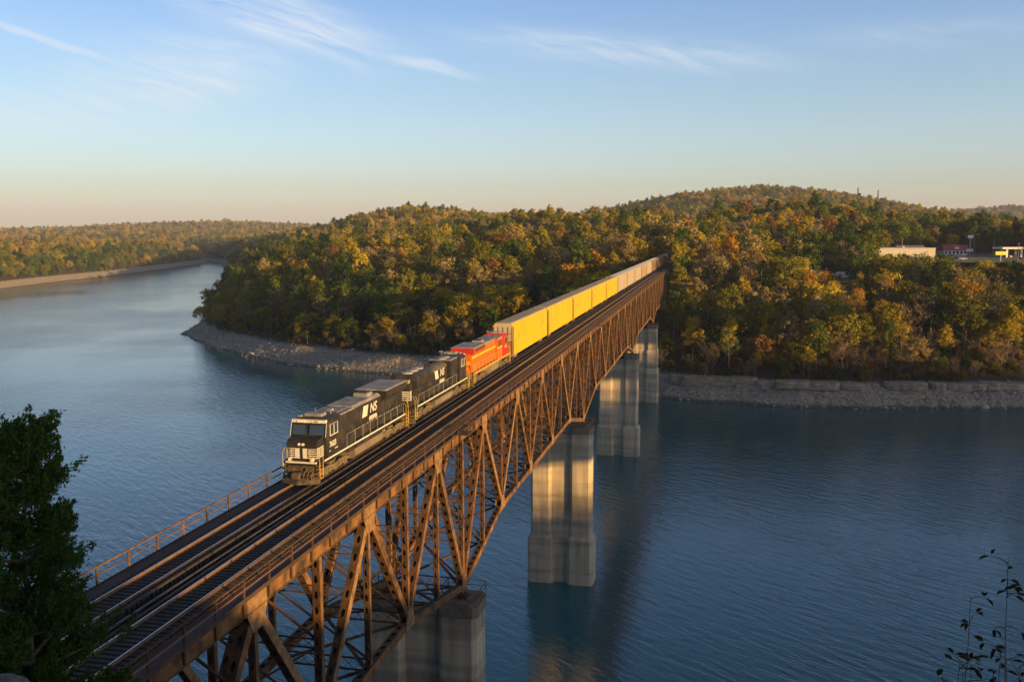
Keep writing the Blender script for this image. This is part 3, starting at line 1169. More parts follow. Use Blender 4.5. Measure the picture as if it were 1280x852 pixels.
def undergrowth():
    rg = np.random.default_rng(19)
    n = 14000
    X = rg.uniform(-420, 330, n)
    Y = rg.uniform(300, 640, n)
    d = inland(X, Y)
    ok = (d > 12.5) & (d < np.where(X > 0, 60, 36)) & (np.abs(X - 1.9) > 5)
    X, Y = X[ok], Y[ok]
    n = len(X)
    obs_ = [whole_tree(0, t) for t in ('dark green', 'olive', 'tan', 'rust')] + [whole_tree(KINDS_.index('bare'), 'bare')]
    PP = np.stack([X, Y, height(X, Y) - 0.8], 1)
    s = rg.uniform(0.14, 0.46, n)
    kind_ = rg.choice(5, n, p=[.2, .15, .13, .12, .4])
    s = np.where(kind_ == 4, s * rg.uniform(1.0, 2.4, n), s)
    q = np.zeros((n, 3)); q[:, 2] = rg.uniform(0, 6.28, n)
    scatter('undergrowth', obs_, PP, q, np.stack([s * 1.2, s * 1.2, s], 1), kind_, 'low bushes and saplings along the foot of the woods')


undergrowth()


def rock_me(seed, flat=0.6, material=None):
    import bmesh
    bm = bmesh.new()
    bmesh.ops.create_icosphere(bm, subdivisions=2, radius=0.5)
    rnd = random.Random(seed)
    offs = [Vector((rnd.gauss(0, 1), rnd.gauss(0, 1), rnd.gauss(0, 1))).normalized() for _ in range(9)]
    lim = [rnd.uniform(0.28, 0.42) for _ in offs]
    for v in bm.verts:
        for o_, l_ in zip(offs, lim):
            dd = v.co.dot(o_)
            if dd > l_: v.co -= o_ * (dd - l_)
        v.co.z *= flat
        v.co += Vector((rnd.uniform(-.02, .02), rnd.uniform(-.02, .02), rnd.uniform(-.02, .02)))
    me = bpy.data.meshes.new('rock')
    bm.to_mesh(me); bm.free()
    me.materials.append(material or ROCK)
    return me


def shore_rocks():
    rg = np.random.default_rng(29)
    n = 150000
    X = rg.uniform(-430, 330, n)
    Y = rg.uniform(290, 680, n)
    d = inland(X, Y)
    ok = (d > -1.0) & (d < 14.5) & (rg.random(n) < np.where(d < 12, .9, .4))
    ok &= (np.degrees(np.arctan2(X - CAM.x, Y - CAM.y)) > -45)
    X, Y, d = X[ok], Y[ok], d[ok]
    n = len(X)
    obs_ = [bpy.data.objects.new('rock', rock_me(60 + k, (0.55, 0.7, 0.42, 0.6)[k])) for k in range(4)]
    s = 0.3 + rg.gamma(1.1, 0.40, n)
    s = np.clip(s, 0.3, 3.4)
    q = np.stack([rg.normal(size=n) * .3, rg.normal(size=n) * .3, rg.uniform(0, 6.28, n)], 1)
    print('ROCKS', n)
    scatter('shore_gravel', obs_, np.stack([X, Y, height(X, Y)], 1), q, np.stack([s * rg.uniform(.8, 1.5, n), s, s * rg.uniform(.7, 1.1, n)], 1), rg.integers(0, 4, n), 'broken pale limestone covering the drawdown shore')


shore_rocks()


def ledges():
    rg = random.Random(5)
    spots = [(902, 100), (918, 60), (946, 50), (964, 30), (996, 42), (1034, 40), (1072, 34), (1135, 46), (1152, 30), (1206, 34), (1222, 40), (1246, 24), (1270, 36), (849, 20), (930, 24), (1180, 22)]
    ws = ['flat', 'long', 'thick', 'blocky', 'broken', 'low', 'tilted', 'rounded']
    for k, (px, wpx) in enumerate(spots):
        # bearing -> place on the bank where the rock band crops out
        a = math.atan2(px - 640, FPX) + YAW
        r = 340.0
        while r < 480:
            x, y = CAM.x + r * math.sin(a), CAM.y + r * math.cos(a)
            if float(inland(np.array([x]), np.array([y]))[0]) > 8.2: break
            r += 0.5
        wm = max(4, wpx / 3.1)
        import bmesh
        b = MB()
        zt = 0.0
        nl = rg.choice((2, 2, 3))
        lo_ = -3.6 if nl == 3 else -2.9
        lay = [lo_ + (0 - lo_) * (i + rg.uniform(-.12, .12)) / nl for i in range(nl)] + [0.0]
        for i in range(nl):
            inset = rg.uniform(-.5, .5) + (0.5 if i == 0 else 0)
            wl = wm * rg.uniform(.86, 1.0)
            sh = rg.uniform(-.04, .04) * wm
            m_ = max(5, int(wl / 1.6))
            fr = [(sh - wl / 2 + wl * j / m_, -1.6 + inset + rg.uniform(-.28, .28) + (.7 if j in (0, m_) else 0)) for j in range(m_ + 1)]
            bk = [(sh + wl / 2, 4.5), (sh - wl / 2, 4.5)]
            b.prism_z(fr + bk, lay[i] + 0.10, lay[i + 1], prof2=[(x_, y_ + rg.uniform(-.12, .16)) for x_, y_ in fr] + bk)
            b.prism_z([(x_ * .985, y_ + .45) for x_, y_ in fr] + bk, lay[i] - .25, lay[i] + 0.12)
        o = b.build('rock_ledge', ROCKL)
        o.location = (x, y + 1.2, WATER_Z + rg.uniform(8.1, 9.0))
        o.rotation_euler = (0, R(rg.uniform(-2.5, 2.5)), rg.uniform(-.10, .10))
        side = ['below the leafless thicket', 'beside the last bridge pier', 'near the right edge of the shore'][0 if 950 < px < 1160 else (1 if px <= 950 else 2)]
        nb = 'nearest the bridge' if px < 870 else ''
        tag(o, '%s limestone ledge %s, %s counted from the bridge' % (ws[k % 8], side, ['third', 'fourth', 'sixth', 'seventh', 'eighth', 'ninth', 'tenth', 'eleventh', 'twelfth', 'fourteenth', 'fifteenth', 'sixteenth', 'last', 'first', 'fifth', 'thirteenth'][k]), 'rock', 'limestone ledges along the right bank')


ledges()
#END_TERRAIN

# ------------------------------------------------------------------ the railway bridge
XC = 1.9
TX = {1: XC + 3.85, -1: XC - 3.85}        # truss planes
Y_START, Y_END = -61.0, 384.0
PIERS = [24.5, 109.0, 213.0, 302.0]
SEG = [(24.5, 109.0, 5), (109.0, 213.0, 6), (213.0, 302.0, 5)]
bot = [24.5 - 16.75 * k for k in range(5, 0, -1)]
for a, b, n in SEG:
    bot += [a + (b - a) * k / n for k in range(n)]
bot += [302.0 + 17.0 * k for k in range(0, 5)]
bot = sorted(set(round(v, 3) for v in bot))
topn = [round((bot[i] + bot[i + 1]) / 2, 3) for i in range(len(bot) - 1)] + [round(bot[-1] + 8.4, 3)]
topn = [round(bot[0] - 8.4, 3)] + topn
allY = sorted(bot + topn)
Z_TOP = -1.12
ZB_PIER, ZB = -16.75, -13.35


def zb(y):
    """bottom chord level: it dips over each pier"""
    z = ZB
    for p in PIERS:
        i = bot.index(p)
        lo_, hi_ = bot[i - 1], bot[i + 1]
        if lo_ <= y <= p: z = min(z, ZB + (ZB_PIER - ZB) * (y - lo_) / (p - lo_))
        if p <= y <= hi_: z = min(z, ZB + (ZB_PIER - ZB) * (hi_ - y) / (hi_ - p))
    return z


bridge = empty('railway_bridge', (0, 0, 0))
tag(bridge, 'long rusty steel deck truss bridge carrying two tracks on concrete piers', 'bridge')


def perforated(mb, c, u, v, L, wd, pitch=1.15, hole=0.56, hw=0.5, mi=0):
    """a plate with a row of oval holes; c start-centre, u along, v across"""
    c, u, v = Vector(c), Vector(u), Vector(v)
    n = max(1, int(L / pitch))
    pl = L / n
    a, b = hole / 2, wd * hw / 2
    for k in range(n):
        o = c + u * (k * pl)
        rect = [(0, -wd / 2), (pl / 2, -wd / 2), (pl, -wd / 2), (pl, 0), (pl, wd / 2), (pl / 2, wd / 2), (0, wd / 2), (0, 0)]
        m = pl / 2
        hol = [(m - a * .75, -b * .75), (m, -b), (m + a * .75, -b * .75), (m + a, 0), (m + a * .75, b * .75), (m, b), (m - a * .75, b * .75), (m - a, 0)]
        vs = [o + u * p + v * q for p, q in rect] + [o + u * p + v * q for p, q in hol]
        mb.add(vs, [(i, (i + 1) % 8, (i + 1) % 8 + 8, i + 8) for i in range(8)], mi)


def member(mb, p0, p1, w, d, holes=True, pitch=1.15, mi=0, both=True):
    """built-up box member lying in a plane of constant X: solid webs face +-X, perforated covers face along the truss"""
    p0, p1 = Vector(p0), Vector(p1)
    u = (p1 - p0)
    L = u.length
    u.normalize()
    X = Vector((1, 0, 0))
    nrm = u.cross(X).normalized()
    t = 0.03
    for sx in (-1, 1):
        a, b = p0 + X * (sx * (d / 2)), p1 + X * (sx * (d / 2))
        mb.bar(a, b, t, w, mi, up=nrm)
        # flange lips make the webs read as rolled channels
        for sn in (-1, 1):
            q = nrm * (sn * (w / 2 - 0.02))
            mb.bar(a + q + X * (-sx * 0.055), b + q + X * (-sx * 0.055), 0.10, 0.03, mi, up=nrm)
    for sn in ((-1, 1) if both else (1,)):
        if holes:
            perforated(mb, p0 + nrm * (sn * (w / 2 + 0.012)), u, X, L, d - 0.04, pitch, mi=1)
        else:
            a, b = p0 + nrm * (sn * (w / 2 + 0.006)), p1 + nrm * (sn * (w / 2 + 0.006))
            mb.bar(a, b, d - 0.06, 0.02, mi, up=nrm)


def gusset(mb, x, y, z, ww, hh, up, mi=0):
    """pair of plates at a node"""
    s = 1 if up else -1
    prof = [(-ww / 2, 0.42 * s), (-ww / 2, -0.35 * hh * s), (-ww * 0.28, -hh * s), (ww * 0.28, -hh * s), (ww / 2, -0.35 * hh * s), (ww / 2, 0.42 * s)]
    if not up: prof = prof[::-1]
    for sx in (-1, 1):
        xx = x + sx * 0.345
        mb.prism_x([(y + a, z + b) for a, b in prof], xx - 0.02, xx + 0.02, mi)


for side in (1, -1):
    x = TX[side]
    # chords
    m = MB()
    y0, y1 = topn[0], topn[-1]
    for sx in (-1, 1):
        m.box(x + sx * 0.30 - 0.02, x + sx * 0.30 + 0.02, y0, y1, Z_TOP - 0.42, Z_TOP + 0.42)
        m.box(x + sx * 0.36 - 0.05, x + sx * 0.36 + 0.05, y0, y1, Z_TOP + 0.40, Z_TOP + 0.44)
        m.box(x + sx * 0.36 - 0.05, x + sx * 0.36 + 0.05, y0, y1, Z_TOP - 0.44, Z_TOP - 0.40)
    m.box(x - 0.31, x + 0.31, y0, y1, Z_TOP + 0.445, Z_TOP + 0.465)
    for yy in np.arange(y0 + 1.3, y1, 2.79):          # brackets that carry the walkway edge
        m.box(x + side * 0.42 - 0.05, x + side * 0.42 + 0.05, yy - 0.06, yy + 0.06, Z_TOP - 0.30, Z_TOP + 0.50, 1)
    m.build('top_chord', [RUST, RUST_D], bridge)
    m = MB()
    for i in range(len(bot) - 1):
        for (ya, yb_) in ((bot[i], topn[i + 1]), (topn[i + 1], bot[i + 1])):
            member(m, (x, ya, zb(ya)), (x, yb_, zb(yb_)), 0.66, 0.62, True, 1.05)
    m.build('bottom_chord', [RUST, RUST_SHADE], bridge)
    for i, y in enumerate(topn):
        g = MB()
        gusset(g, x, y, Z_TOP, 2.15, 1.65, True)
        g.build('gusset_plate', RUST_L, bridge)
    for i, y in enumerate(bot):
        g = MB()
        gusset(g, x, y, zb(y), 1.8, 1.35, False)
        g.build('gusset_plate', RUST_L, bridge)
    # diagonals, posts and hangers
    for i, y in enumerate(bot):
        for yt in (topn[i], topn[i + 1]):
            d = MB()
            a, b = Vector((x, y, zb(y) + 0.35)), Vector((x, yt, Z_TOP - 0.4))
            member(d, a, b, 0.60, 0.58, True, 1.2)
            d.build('diagonal', [RUST if (i % 3) else RUST_L, RUST_SHADE], bridge)
        d = MB()
        member(d, (x, y, zb(y) + 0.35), (x, y, Z_TOP - 0.42), 0.40, 0.52, True, 1.0)
        d.build('post', [RUST, RUST_SHADE], bridge)
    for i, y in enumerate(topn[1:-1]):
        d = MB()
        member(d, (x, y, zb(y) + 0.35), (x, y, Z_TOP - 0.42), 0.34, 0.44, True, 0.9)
        d.build('hanger', [RUST, RUST_SHADE], bridge)

XL, XR = TX[-1] + 0.3, TX[1] - 0.3


def lattice(mb, p0, p1, hh, n, wchord=0.12):
    """light laced strut: two chords with a zigzag and its mirror"""
    p0, p1 = Vector(p0), Vector(p1)
    z = Vector((0, 0, hh))
    mb.bar(p0, p1, wchord)
    mb.bar(p0 + z, p1 + z, wchord)
    for k in range(n):
        a, b = p0.lerp(p1, k / n), p0.lerp(p1, (k + 1) / n)
        mb.bar(a, b + z, 0.05, 0.03)
        mb.bar(a + z, b, 0.05, 0.03)


for i, y in enumerate(allY):
    f = MB()                                            # floor beam
    f.box(XL, XR, y - 0.02, y + 0.02, -2.25, -1.16)
    f.box(XL, XR, y - 0.2, y + 0.2, -1.158, -1.13)
    f.box(XL, XR, y - 0.2, y + 0.2, -2.28, -2.252)
    f.build('floor_beam', RUST_D, bridge)
    z = zb(y)
    s = MB()                                            # sway frame
    lattice(s, (XL, y, z - 0.1), (XR, y, z - 0.1), 0.9, 8)
    zm = (z - 2.3) * 0.5
    lattice(s, (XL, y, zm), (XR, y, zm), 0.6, 8, 0.1)
    for za, zc_ in ((z + 0.9, zm), (zm + 0.6, -2.35)):
        s.bar((XL, y, za), (XR, y, zc_), 0.16, 0.12)
        s.bar((XR, y + 0.13, za), (XL, y + 0.13, zc_), 0.16, 0.12)
    s.build('sway_frame', RUST_SHADE if i % 2 else RUST_D, bridge)
for i in range(len(allY) - 1):
    l_ = MB()
    ya, yb_ = allY[i], allY[i + 1]
    if ya >= bot[0] and yb_ <= bot[-1]:
        l_.bar((XL, ya, zb(ya) - 0.05), (XR, yb_, zb(yb_) - 0.05), 0.24, 0.16)
        l_.bar((XR, ya, zb(ya) + 0.13), (XL, yb_, zb(yb_) + 0.13), 0.24, 0.16)
    if l_.v: l_.build('bottom_lateral', RUST_SHADE, bridge)
    l_ = MB()
    l_.bar((XL, ya, -2.42), (XR, yb_, -2.42), 0.2, 0.12)
    l_.bar((XR, ya, -2.56), (XL, yb_, -2.56), 0.2, 0.14)
    l_.build('top_lateral', RUST_D, bridge)
for xx in (-0.8, 0.8, 2.98, 4.58):
    m = MB()
    m.box(xx - 0.02, xx + 0.02, topn[0], topn[-1], -1.1, -0.48)
    m.box(xx - 0.16, xx + 0.16, topn[0], topn[-1], -0.478, -0.45)
    m.box(xx - 0.16, xx + 0.16, topn[0], topn[-1], -1.128, -1.1)
    m.build('stringer', RUST_D, bridge)
# steel walkways
for (xa, xb, name) in ((5.28, 6.36, 'walkway'), (-2.56, -1.48, 'walkway')):
    m = MB()
    k = 0
    y = Y_START
    while y < Y_END:
        m.box(xa, xb, y, min(y + 2.77, Y_END), -0.40 + 0.004 * (k % 2), -0.36 + 0.004 * (k % 2))
        y += 2.79
        k += 1
    e = xb if xa > 0 else xa
    m.box(e - 0.03, e + 0.03, Y_START, Y_END, -0.55, -0.30, 1)
    e = xa if xa > 0 else xb
    m.box(e - 0.05, e + 0.05, Y_START, Y_END, -0.50, -0.28, 1)
    m.build(name, [WALK, RUST_D], bridge)

# railings, posts and rails
for (xx, mt, lab, ystop) in ((-2.52, RUST, 'rusty orange pipe railing on the lake side of the walkway', Y_END), (6.34, RUST_D, 'dark rusty railing along the edge above the near truss', Y_END)):
    rl = empty('handrail', (xx, Y_START, -0.36))
    tag(rl, lab, 'railing')
    n = int((ystop - Y_START) / 2.79)
    pm = MB()
    pm.box(-0.05, 0.05, -0.05, 0.05, -0.18, 1.08)
    pm.box(-0.07, 0.07, -0.07, 0.07, 0.0, 0.02)
    p0 = pm.build('railing_post', mt, rl)
    for k in range(1, min(n, 100)):
        c = p0.copy(); COL.objects.link(c); c.parent = rl; c.location = (0, 2.79 * k, 0)
    if n > 100:
        q = MB()
        for k in range(100, n): q.box(-0.05, 0.05, 2.79 * k - 0.05, 2.79 * k + 0.05, -0.18, 1.08)
        q.build('railing_post', mt, rl)['kind'] = 'stuff'
    t = MB(); t.bar((0, 0, 1.08), (0, ystop - Y_START, 1.08), 0.085, 0.085); t.build('top_rail', mt, rl)
    t = MB(); t.bar((0.06 if xx > 0 else -0.06, 0, 0.56), (0.06 if xx > 0 else -0.06, ystop - Y_START, 0.56), 0.05, 0.06); t.build('middle_rail', RAILM if xx > 0 else mt, rl)

# tracks
SLEEP_P = 0.42


def rail_mesh(y0, y1):
    b = MB()
    b.box(-0.075, 0.075, y0, y1, -0.17, -0.152, 0)
    b.box(-0.012, 0.012, y0, y1, -0.152, -0.042, 0)
    b.box(-0.037, 0.037, y0, y1, -0.042, -0.004, 0)
    b.box(-0.034, 0.034, y0, y1, -0.004, 0.0, 1)
    return b


for tx, lab in ((0.0, 'railway track under the freight train, on dark timber sleepers'), (3.79, 'empty railway track beside the train, on dark timber sleepers')):
    tr = empty('railway_track', (tx, 0, 0))
    tag(tr, lab, 'track')
    for s in (-1, 1):
        o = rail_mesh(-330, 900).build('rail', [RAILM, RAILT], tr)
        o.location = (s * 0.75, 0, 0)
    rnd = random.Random(3)
    sm = MB()
    sm.box(-1.36, 1.36, -0.125, 0.125, -0.45, -0.172)
    sm.box(-0.86, -0.64, -0.09, 0.09, -0.172, -0.160)
    sm.box(0.64, 0.86, -0.09, 0.09, -0.172, -0.160)
    y = -36.0 if tx > 0 else -34.0
    first = sm.build('sleeper', TIE, tr)
    first.location = (0, y, 0)
    for k in range(1, 100):
        c = first.copy(); COL.objects.link(c); c.parent = tr
        c.location = (rnd.uniform(-.03, .03), y + SLEEP_P * k, 0)
        c.rotation_euler = (0, 0, rnd.uniform(-.012, .012))
    rest_ = MB()
    yy = y + SLEEP_P * 100
    while yy < 700:
        j = rnd.uniform(-.03, .03)
        rest_.box(-1.36 + j, 1.36 + j, yy - 0.125, yy + 0.125, -0.45, -0.172)
        yy += SLEEP_P if yy < 386 else 0.6
    yy = y - SLEEP_P
    while yy > -330:
        rest_.box(-1.36, 1.36, yy - 0.125, yy + 0.125, -0.45, -0.172)
        yy -= SLEEP_P if yy > Y_START else 0.6
    o = rest_.build('sleeper', TIE, tr)
    o['kind'] = 'stuff'
    for s in ((1,) if tx == 0 else (-1,)):              # guard timbers bolted over the sleeper ends between the tracks
        g = MB()
        yy = Y_START
        while yy < 384:
            g.box(s * 1.22 - 0.09, s * 1.22 + 0.09, yy, yy + 4.9, -0.17, -0.06)
            yy += 4.93
        g.build('guard_timber', TIE, tr)
tr = MB()
tr.bar((2.05, Y_START, -0.12), (2.05, 384, -0.12), 0.12, 0.10)
for yy in np.arange(Y_START, 384, 3.0):
    tr.box(1.95, 2.15, yy - 0.05, yy + 0.05, -0.42, -0.17)
tag(tr.build('cable_trough', mat('galvanised_duct', (0.09, 0.085, 0.085), (0.045, 0.042, 0.04), rough=0.6, scale=1.5)), 'thin grey cable duct lying between the two tracks', 'duct')
bl = MB()
bl.prism_y([(-2.6, -0.78), (6.4, -0.78), (5.6, -0.36), (-1.8, -0.36)], 384.5, 900)
bl.prism_y([(-2.6, -0.78), (6.4, -0.78), (5.6, -0.36), (-1.8, -0.36)], -330, Y_START - 0.4)
tag(bl.build('track_bed', mat('ballast', (0.20, 0.18, 0.16), (0.10, 0.09, 0.08), rough=0.95, scale=6, coords='World')), kind='structure')

# refuge platform bracketed off the right walkway, and a small mast
rf = MB()
rf.box(6.42, 7.5, 21.2, 23.2, -0.42, -0.36)
for a in (21.2, 23.2): rf.bar((6.45, a, -1.25), (7.45, a, -0.45), 0.08)
o = empty('refuge_platform', (0, 0, 0))
rf.build('platform', WALK, o)
q = MB()
for (a, b) in ((7.46, 21.24), (7.46, 22.2), (7.46, 23.16), (6.5, 21.24), (6.5, 23.16)): q.box(a - .04, a + .04, b - .04, b + .04, -0.36, 0.75)
for zz in (0.25, 0.72):
    q.bar((7.46, 21.24, zz), (7.46, 23.16, zz), 0.06); q.bar((6.5, 21.24, zz), (7.46, 21.24, zz), 0.06); q.bar((6.5, 23.16, zz), (7.46, 23.16, zz), 0.06)
q.build('railing', RUST_D, o)
tag(o, 'small railed refuge platform jutting from the near walkway above the first pier', 'platform')
o2 = copy_tree(o)
o2.location = (0, 104, 0)
tag(o2, 'railed refuge platform further along the walkway, beyond the second pier', 'platform')


# ------------------------------------------------------------------ piers


def octo(cx, cy, hx, hy, c):
    return [(cx - hx + c, cy - hy), (cx + hx - c, cy - hy), (cx + hx, cy - hy + c), (cx + hx, cy + hy - c), (cx + hx - c, cy + hy), (cx - hx + c, cy + hy), (cx - hx, cy + hy - c), (cx - hx, cy - hy + c)]


def pier(y, label, tiers, ztop=-17.85, hw=2.0, near=True):
    root = empty('bridge_pier', (XC, y, WATER_Z))
    tag(root, label, 'pier', 'concrete piers of the railway bridge')
    dz = -WATER_Z
    for s in (-1, 1):
        m = MB()
        cx = s * 3.85
        zlow = -6.0
        for k, (z1, h) in enumerate(tiers):
            z1 += dz
            m.prism_z(octo(cx, 0, h, h, 0.24 * h), zlow, z1 - 0.5 if k < len(tiers) - 1 else z1)
            if k < len(tiers) - 1:
                h2 = tiers[k + 1][1]
                m.prism_z(octo(cx, 0, h, h, 0.24 * h), z1 - 0.499, z1, prof2=octo(cx, 0, h2 + 0.05, h2 + 0.05, 0.24 * h2))
                zlow = z1
            else:
                zlow = z1
        col = m.build('column', CONC, root)
        c = MB()
        c.prism_z(octo(cx, 0, hw + 0.16, hw + 0.16, 0.5), zlow + 0.002, zlow + 1.15)
        c.prism_z(octo(cx, 0, hw - 0.1, hw - 0.1, 0.5), zlow + 1.152, zlow + 1.35)
        c.build('cap', CONC_D, col)
        bz = zlow + 1.35
        b = MB()
        b.box(cx - 0.65, cx + 0.65, -0.6, 0.6, bz, bz + 0.22)
        b.prism_x([(-0.55, bz + 0.22), (0.55, bz + 0.22), (0.2, dz + ZB_PIER - 0.38), (-0.2, dz + ZB_PIER - 0.38)], cx - 0.45, cx + 0.45)
        b.build('bearing', RUST_D, col)
        r = MB()
        h = hw + 0.02
        pts = [(cx - h, -h), (cx, -h), (cx + h, -h), (cx + h, 0), (cx + h, h), (cx, h), (cx - h, h), (cx - h, 0)]
        for (a, b_) in pts: r.box(a - .035, a + .035, b_ - .035, b_ + .035, bz - .2, bz + 1.1)
        for zz in (0.55, 1.08):
            for i in range(8):
                r.bar((*pts[i], bz + zz), (*pts[(i + 1) % 8], bz + zz), 0.05)
        r.build('railing', RUST, col)
    w = MB()
    zlow = -6.0
    for k, (z1, h) in enumerate(tiers):
        z1 += dz
        th = h * 0.56
        w.box(-3.85 + h * 0.9, 3.85 - h * 0.9, -th, th, zlow, z1 if k < len(tiers) - 1 else z1 - 0.25)
        zlow = z1 + 0.001
    w.build('wall', CONC, root)
    return root


pier(24.5, 'nearest concrete pier, cut by the bottom edge of the photo under the closest truss', [(-39.4, 2.55), (-19.2, 2.0)])
pier(109.0, 'second pier from the photographer, standing whole in open water with a stepped base', [(-39.4, 2.55), (-19.2, 2.0)])
pier(213.0, 'third pier, orange lit with a square shadow on its wall, standing in open water', [(-39.6, 2.6), (-19.2, 2.0)])
pier(302.0, 'farthest water pier, grey with three steps, close to the right bank', [(-35.0, 2.7), (-27.5, 2.35), (-19.2, 2.0)])
ab = empty('bridge_abutment', (XC, 386.5, -0.5))
m = MB()
m.box(-4.6, 4.6, -1.2, 3.6, -26, -1.9)
m.box(-5.2, 5.2, 0.4, 4.0, -1.898, -0.06)
m.build('wall', CONC, ab)
m = MB()
for s in (-1, 1):
    m.prism_z(octo(s * 3.85, -1.9, 0.85, 0.68, 0.2), -27, -1.95)
m.build('buttress', CONC, ab)
tag(ab, 'slim pale concrete abutment carrying the far end of the bridge by the trees', 'abutment')
#END_BRIDGE

# ------------------------------------------------------------------ the train
SKY_BLUE_GLASS = GLASS


def text(name, body, size, m, parent, loc, rot, shear=0.0, extrude=0.004, sx=1.0):
    c = bpy.data.curves.new(name, 'FONT')
    c.body = body
    c.size = size
    c.shear = shear
    c.extrude = extrude
    c.offset = size * 0.012
    c.align_x = 'CENTER'
    c.align_y = 'CENTER'
    c.materials.append(m)
    tmp = bpy.data.objects.new(name, c)
    COL.objects.link(tmp)
    dg = bpy.context.evaluated_depsgraph_get()
    me = bpy.data.meshes.new_from_object(tmp.evaluated_get(dg))
    me.name = name
    bpy.data.objects.remove(tmp)
    o = link(name, me, parent)
    o.location = loc
    o.rotation_euler = rot
    o.scale = (sx, 1, 1)
    return o


def truck(parent, yc):
    """three-axle truck: side frames, springs, axle boxes; each wheel pair a sub-part"""
    t = MB()
    for s in (-1, 1):
        x = s * 1.16
        prof = [(yc - 2.45, 0.62), (yc - 2.2, 0.92), (yc - 1.2, 0.98), (yc - .7, .86), (yc + .7, .86), (yc + 1.2, .98), (yc + 2.2, 0.92), (yc + 2.45, 0.62), (yc + 2.2, 0.52), (yc + 1.1, 0.66), (yc - 1.1, .66), (yc - 2.2, .52)]
        if s > 0: t.prism_x(prof[::-1], x - 0.1, x + 0.1)
        else: t.prism_x(prof[::-1], x - 0.1, x + 0.1)
        for dy in (-1.85, 0, 1.85):
            t.box(x - 0.14, x + 0.17, yc + dy - 0.24, yc + dy + 0.24, 0.34, 0.80)
            t.tube((x + s * 0.16, yc + dy, 0.53), (x + s * 0.27, yc + dy, 0.53), 0.17, 0.13, 8)
        for dy in (-0.95, 0.95):
            for e in (-0.15, 0.15):
                t.tube((x + s * .02, yc + dy + e, 0.42), (x + s * .02, yc + dy + e, 0.95), 0.11, n=6)
            t.bar((x + s * .2, yc + dy - .5, .74), (x + s * .2, yc + dy + .5, .60), 0.09, 0.12)
        t.box(x - .06, x + .10, yc - 2.9, yc - 2.4, 0.55, 0.85)
        t.box(x - .06, x + .10, yc + 2.4, yc + 2.9, 0.55, 0.85)
    t.box(-1.0, 1.0, yc - .5, yc + .5, .55, 1.0)
    o = t.build('truck', DUSTY, parent)
    for dy in (-1.85, 0, 1.85):
        w = MB()
        for s in (-1, 1):
            w.tube((s * 0.69, yc + dy, 0.53), (s * 0.83, yc + dy, 0.53), 0.525, n=16)
        w.tube((-.7, yc + dy, .53), (.7, yc + dy, .53), 0.1, n=6)
        w.build('wheelset', DARK, o)
    return o


def handrail(name, pts, m, parent, r=0.028):
    h = MB()
    for a, b in pts: h.tube(a, b, r, n=5)
    return h.build(name, m, parent)


